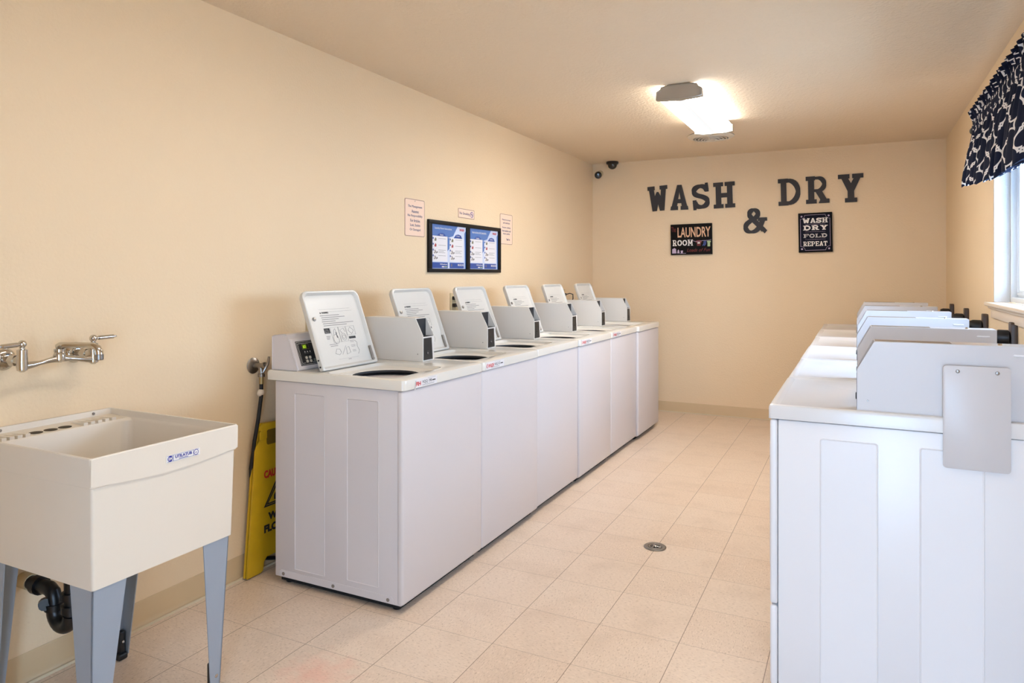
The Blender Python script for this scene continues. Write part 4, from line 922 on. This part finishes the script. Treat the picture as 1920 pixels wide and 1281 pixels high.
# ------------------------------------------------------------------ wall-mounted faucet
t = thing('wall_faucet', (XL, 1.40, 1.08), 'chrome two-handle faucet with swivel spout mounted on the wall above the sink', 'faucet')
yL, yR, xo = -.114, .114, .105
for y in (yL, yR):
    mb = MB(); mb.lathe([(.034, .0006), (.036, .004), (.032, .012), (.022, .018)], CHROME, frame((0, y, -.005), *ONLEFT)); mb.cyl((.015, y, -.005), (.068, y, -.005), .0125, CHROME); mb.cyl((.05, y, -.005), (.078, y, -.005), .019, CHROME, 6)
    mb.tube([(.07, y, -.005), (xo-.01, y, -.005), (xo, y, -.012)], .015, CHROME)
    mb.build('escutcheon', t)
mb = MB()
mb.tube([(xo, yL, -.022), (xo, yL+.03, -.02), (xo, -.06, -.017), (xo, -.03, -.012), (xo, 0, -.008), (xo, .03, -.012), (xo, .06, -.017), (xo, yR-.03, -.02), (xo, yR, -.022)], [.014, .011, .0075, .009, .014, .009, .0075, .011, .014], CHROME)
for y in (yL, yR): mb.lathe([(.006, -.040), (.015, -.034), (.0165, -.018), (.0145, .012), (.0145, .03), (.0085, .033)], CHROME, Matrix.Translation((xo, y, 0)), 20)
mb.lathe([(.006, -.022), (.017, -.014), (.0185, 0), (.0145, .012), (.016, .013), (.016, .022), (.012, .024)], CHROME, Matrix.Translation((xo, 0, 0)), 20)
mb.build('faucet_body', t)
for y, dirv in ((yL, Vector((.25, -.97, -.02))), (yR, Vector((.03, 1, .02)))):
    mb = MB(); mb.lathe([(.0085, .03), (.007, .038), (.0095, .044)], CHROME, Matrix.Translation((xo, y, 0)), 16); mb.ball((xo, y, .048), .0125, CHROME)
    c = Vector((xo, y, .048)); d = dirv.normalized()
    mb.tube([tuple(c+d*s_) for s_ in (.006, .018, .019, .07, .072, .078, .082)], [.005, .005, .0075, .0075, .004, .004, .003], CHROME, 14); mb.build('lever_handle', t)
mb = MB(); d = Vector((.90, .43, 0)); S0 = Vector((xo, 0, .028))
mb.tube([tuple(S0+d*s_+Vector((0, 0, z_))) for s_, z_ in ((-.006, 0), (.004, .004), (.02, .007), (.09, .007), (.112, .005), (.126, -.003), (.131, -.014), (.132, -.024))], [.011, .013, .010, .009, .0105, .012, .0125, .0125], CHROME, 16)
mb.build('spout', t)
e_ = S0+d*.132; MB().lathe([(.0115, -.022), (.0135, -.02), (.0135, -.004), (.012, -.002)], BRUSH, Matrix.Translation(e_+Vector((0, 0, -.020))), 20).build('aerator', t)

# ------------------------------------------------------------------ hose tap, hose, wet floor sign
t = thing('hose_valve', (XL, 2.32, .935), 'old steel hose tap on the wall beside the first washer', 'valve')
MB().lathe([(.036, .0006), (.037, .003), (.03, .008), (.015, .012)], BRUSH, frame((0, 0, 0), *ONLEFT)).build('wall_flange', t)
mb = MB(); mb.tube([(.01, 0, 0), (.035, 0, .002), (.06, 0, 0)], .0115, BRUSH); mb.tube([(.045, 0, .002), (.052, 0, -.02), (.052, 0, -.035)], .0115, BRUSH); mb.cyl((.058, 0, .002), (.075, 0, .008), .013, BRUSH, 6); mb.lathe([(.015, -.048), (.0155, -.034), (.011, -.032)], BRUSH, Matrix.Translation((.052, 0, 0)), 14); mb.build('valve_body', t)
mb = MB(); mb.cyl((.07, 0, .006), (.09, 0, .012), .005, BRUSH, 8); mb.tube([(.084, .014, .042), (.088, .006, .02), (.09, 0, .012), (.086, -.012, -.01), (.080, -.018, -.026)], [.005, .006, .007, .006, .005], BRUSH, 10); mb.build('valve_handle', t)
pts = [(XL+.052, 2.32, .89), (XL+.052, 2.319, .80), (XL+.046, 2.308, .70), (XL+.036, 2.295, .60), (XL+.026, 2.285, .48), (XL+.022, 2.29, .3), (XL+.022, 2.32, .12), (XL+.024, 2.36, .05), (XL+.03, 2.45, .02), (XL+.05, 2.6, .018)]
o = MB().tube(pts, .0085, mat('black_rubber', (16, 15, 16), .6), 12).build('water_hose'); tag(o, 'black water hose dropping from the tap behind the yellow sign', 'hose')
MB().cyl((XL+.052, 2.32, .855), (XL+.052, 2.32, .888), .0098, mat('brass_end', (170, 148, 104), .4, .8)).build('brass_ferrule', o)
MB().ball((XL+.052, 2.318, .818), .015, TAPE, (1, 1.1, 1)).ball((XL+.05, 2.312, .812), .012, TAPE).build('tape_wrap', o)

t = thing('wet_floor_sign', (XL+.045, 2.235, 0), 'folded yellow plastic wet floor sign leaning between wall and first washer', 'floor sign')
Fw = frame((0, 0, 0), (0, 1, 0), (-.012, 0, 1))
outl = [(0, .006), (.078, .006), (.092, .012), (.098, .05), (.115, .066), (.225, .066), (.242, .05), (.248, .012), (.262, .006), (.318, .006), (.262, .56), (.24, .585), (.236, .64), (.226, .665), (.10, .672), (.086, .655), (.084, .60), (.062, .575), (.054, .555)]
for nm, z0 in (('back_panel', -.016), ('front_panel', .001)):
    mb = MB(); mb.prism(outl, z0, z0+.011, YEL, Fw, bev=.0025); p_ = mb.build(nm, t)
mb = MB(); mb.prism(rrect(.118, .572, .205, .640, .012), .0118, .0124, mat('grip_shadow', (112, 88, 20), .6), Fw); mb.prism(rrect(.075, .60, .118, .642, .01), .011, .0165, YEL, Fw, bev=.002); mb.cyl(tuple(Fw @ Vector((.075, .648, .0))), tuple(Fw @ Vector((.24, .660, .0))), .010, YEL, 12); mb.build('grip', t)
mb = MB(); Q = Fw @ Matrix.Translation((0, 0, .0122))
mb.text('CAUTION', Q @ Matrix.Translation((.176, .440, 0)), w=.150, h=.036, depth=.0006, m=RED, bold=.05)
tri = lambda x0, x1, y0, y1: [(x0, y0), (x1, y0), ((x0+x1)/2, y1)]
for (a, b, c_, d_, e__, f__) in ((.098, .252, .292, .405, .007, .009), (.114, .236, .301, .385, .006, .008)):
    A = tri(a, b, c_, d_); B = tri(a+e__*1.9, b-e__*1.9, c_+e__, d_-f__*1.6)
    mb.loops([[(x, y, 0) for x, y in A], [(x, y, .0006) for x, y in A], [(x, y, .0006) for x, y in B], [(x, y, 0) for x, y in B]], PRINTD, mx=Q)
mb.ball(tuple(Q @ Vector((.172, .352, 0))), .007, PRINTD, (.2, 1, 1)) if False else None
mb.prism([(.160, .315), (.17, .312), (.178, .33), (.186, .318), (.190, .322), (.180, .342), (.168, .345), (.160, .335)], 0, .0006, PRINTD, Q)
mb.text('WET', Q @ Matrix.Translation((.176, .246, 0)), w=.105, h=.034, depth=.0006, m=PRINTD, bold=.06)
mb.text('FLOOR', Q @ Matrix.Translation((.176, .194, 0)), w=.155, h=.036, depth=.0006, m=PRINTD, bold=.06)
mb.build('sign_lettering', t)

# ------------------------------------------------------------------ floor drain
t = thing('floor_drain', (-.895, 3.409, 0), 'round steel floor drain in the aisle between the machines', 'floor drain')
MB().lathe([(.052, .0005), (.055, .003), (.05, .006), (.036, .005), (.034, .002), (.033, .0008)], BRUSH, n=40).build('outer_flange', t)
mb = MB(); mb.lathe([(.033, .0006), (.0325, .0012)], DKMET, n=32); mb.build('strainer_well', t)
mb = MB()
for i in range(6):
    a = PI*i/3; mb.tube([(.006*math.cos(a), .006*math.sin(a), .005), (.026*math.cos(a), .026*math.sin(a), .003)], .0028, BRUSH, 8)
mb.loops([[(r*math.cos(2*PI*i/28), r*math.sin(2*PI*i/28), z) for i in range(28)] for r, z in ((.024, .001), (.025, .005), (.031, .005), (.032, .001))], BRUSH)
mb.lathe([(.009, .001), (.009, .007), (.004, .009)], CHROME, n=16); mb.build('strainer', t)

# ------------------------------------------------------------------ valance on its rod
t = thing('window_valance', (XR-.088, WY1, 2.147), 'navy blue valance with white trellis pattern gathered above the window', 'valance')
y_end, y_start = WY1-.045, 2.86
mb = MB(); r_ = .009
me_pts = []; NY = 460; rows = [(.108, 'top'), (.088, 'r'), (.062, 'r'), (.040, 'r'), (.022, 'p'), (.010, 'p'), (-.006, 'p'), (-.018, 'p'), (-.03, 'b'), (-.06, 'b'), (-.1, 'b'), (-.15, 'b'), (-.2, 'b'), (-.25, 'b'), (-.30, 'b'), (-.325, 'b'), (-.338, 'b')]
bm = bmesh.new(); uvl = bm.loops.layers.uv.new('UVMap'); grid = []; rnd = random.Random(3)
phs = [rnd.uniform(0, 6.28) for _ in range(8)]
def wav(y, k, p): return math.sin(y*2*PI*k+p)
ucoord = []
acc = 0; prev = None
for j in range(NY+1):
    y = y_end-(y_end-y_start)*j/NY; row = []
    base = wav(y, 7.0, phs[0]+1.2*wav(y, 1.3, phs[1])); fine = wav(y, 34, phs[2]+1.5*wav(y, 3.1, phs[3])); mid = wav(y, 15, phs[4]+wav(y, 2.2, phs[5]))
    for z, kd in rows:
        if kd == 'b':
            f = min(1, (-z-.02)/.26); x = -.014-.020*f + (-.007*fine*(1-f) + (.014+.022*f)*base*min(1, f*2+.15) + .006*mid*f)
            dz = (.016*base*f*f + .006*mid*f*f) if f > .6 else 0
            x = min(x, .03); yy = y + .016*f*wav(y, 7.0, phs[0]+1.4)
        elif kd == 'p': x = -.0135*math.sqrt(max(0, 1-(z/.028)**2))-.003 + .004*fine; dz = 0; yy = y
        else:
            f = (z-.03)/.08; x = -.004 + (.012+.024*f)*fine*.8 + .012*mid*f; dz = (.014*mid+.010*fine)*max(0, f); yy = y + .010*f*wav(y, 34, 1.0)
        zz = z if z > -.1 else -.1+(z+.1)*(.84+.34*min(1, (y_end-y)/1.0))
        row.append(bm.verts.new((x, yy-WY1, zz+dz)))
    grid.append(row)
    if prev is not None: acc += math.hypot((y_end-y_start)/NY, base-prev[0] and (base-prev[0])*.026)
    prev = (base,); ucoord.append(acc)
PER = .068
for j in range(NY):
    for i in range(len(rows)-1):
        f = bm.faces.new((grid[j][i], grid[j][i+1], grid[j+1][i+1], grid[j+1][i]))
        for lpx, (jj, ii) in zip(f.loops, ((j, i), (j, i+1), (j+1, i+1), (j+1, i))): lpx[uvl].uv = (ucoord[jj]*1.12/PER, rows[ii][0]/PER)
me = bpy.data.meshes.new('valance_fabric'); bm.to_mesh(me); bm.free(); me.materials.append(TRELLIS); me.shade_smooth()
fab = bpy.data.objects.new('valance_fabric', me); COL.objects.link(fab); fab.parent = t
so = fab.modifiers.new('thickness', 'SOLIDIFY'); so.thickness = .0016; so.offset = 0
mb = MB(); mb.cyl((0, .004, 0), (0, y_start-WY1-.02, 0), .0095, BLACK, 16); mb.ball((0, .016, 0), .022, BLACK); mb.cyl((0, -.012, 0), (0, -.004, 0), .013, BLACK)
rod = mb.build('curtain_rod', t)
for y in (-.02, y_start-WY1): MB().cyl((.0, y, 0), (.0878, y, 0), .006, BLACK, 10).cyl((.082, y, 0), (.0878, y, 0), .02, BLACK, 16).build('rod_bracket', t)
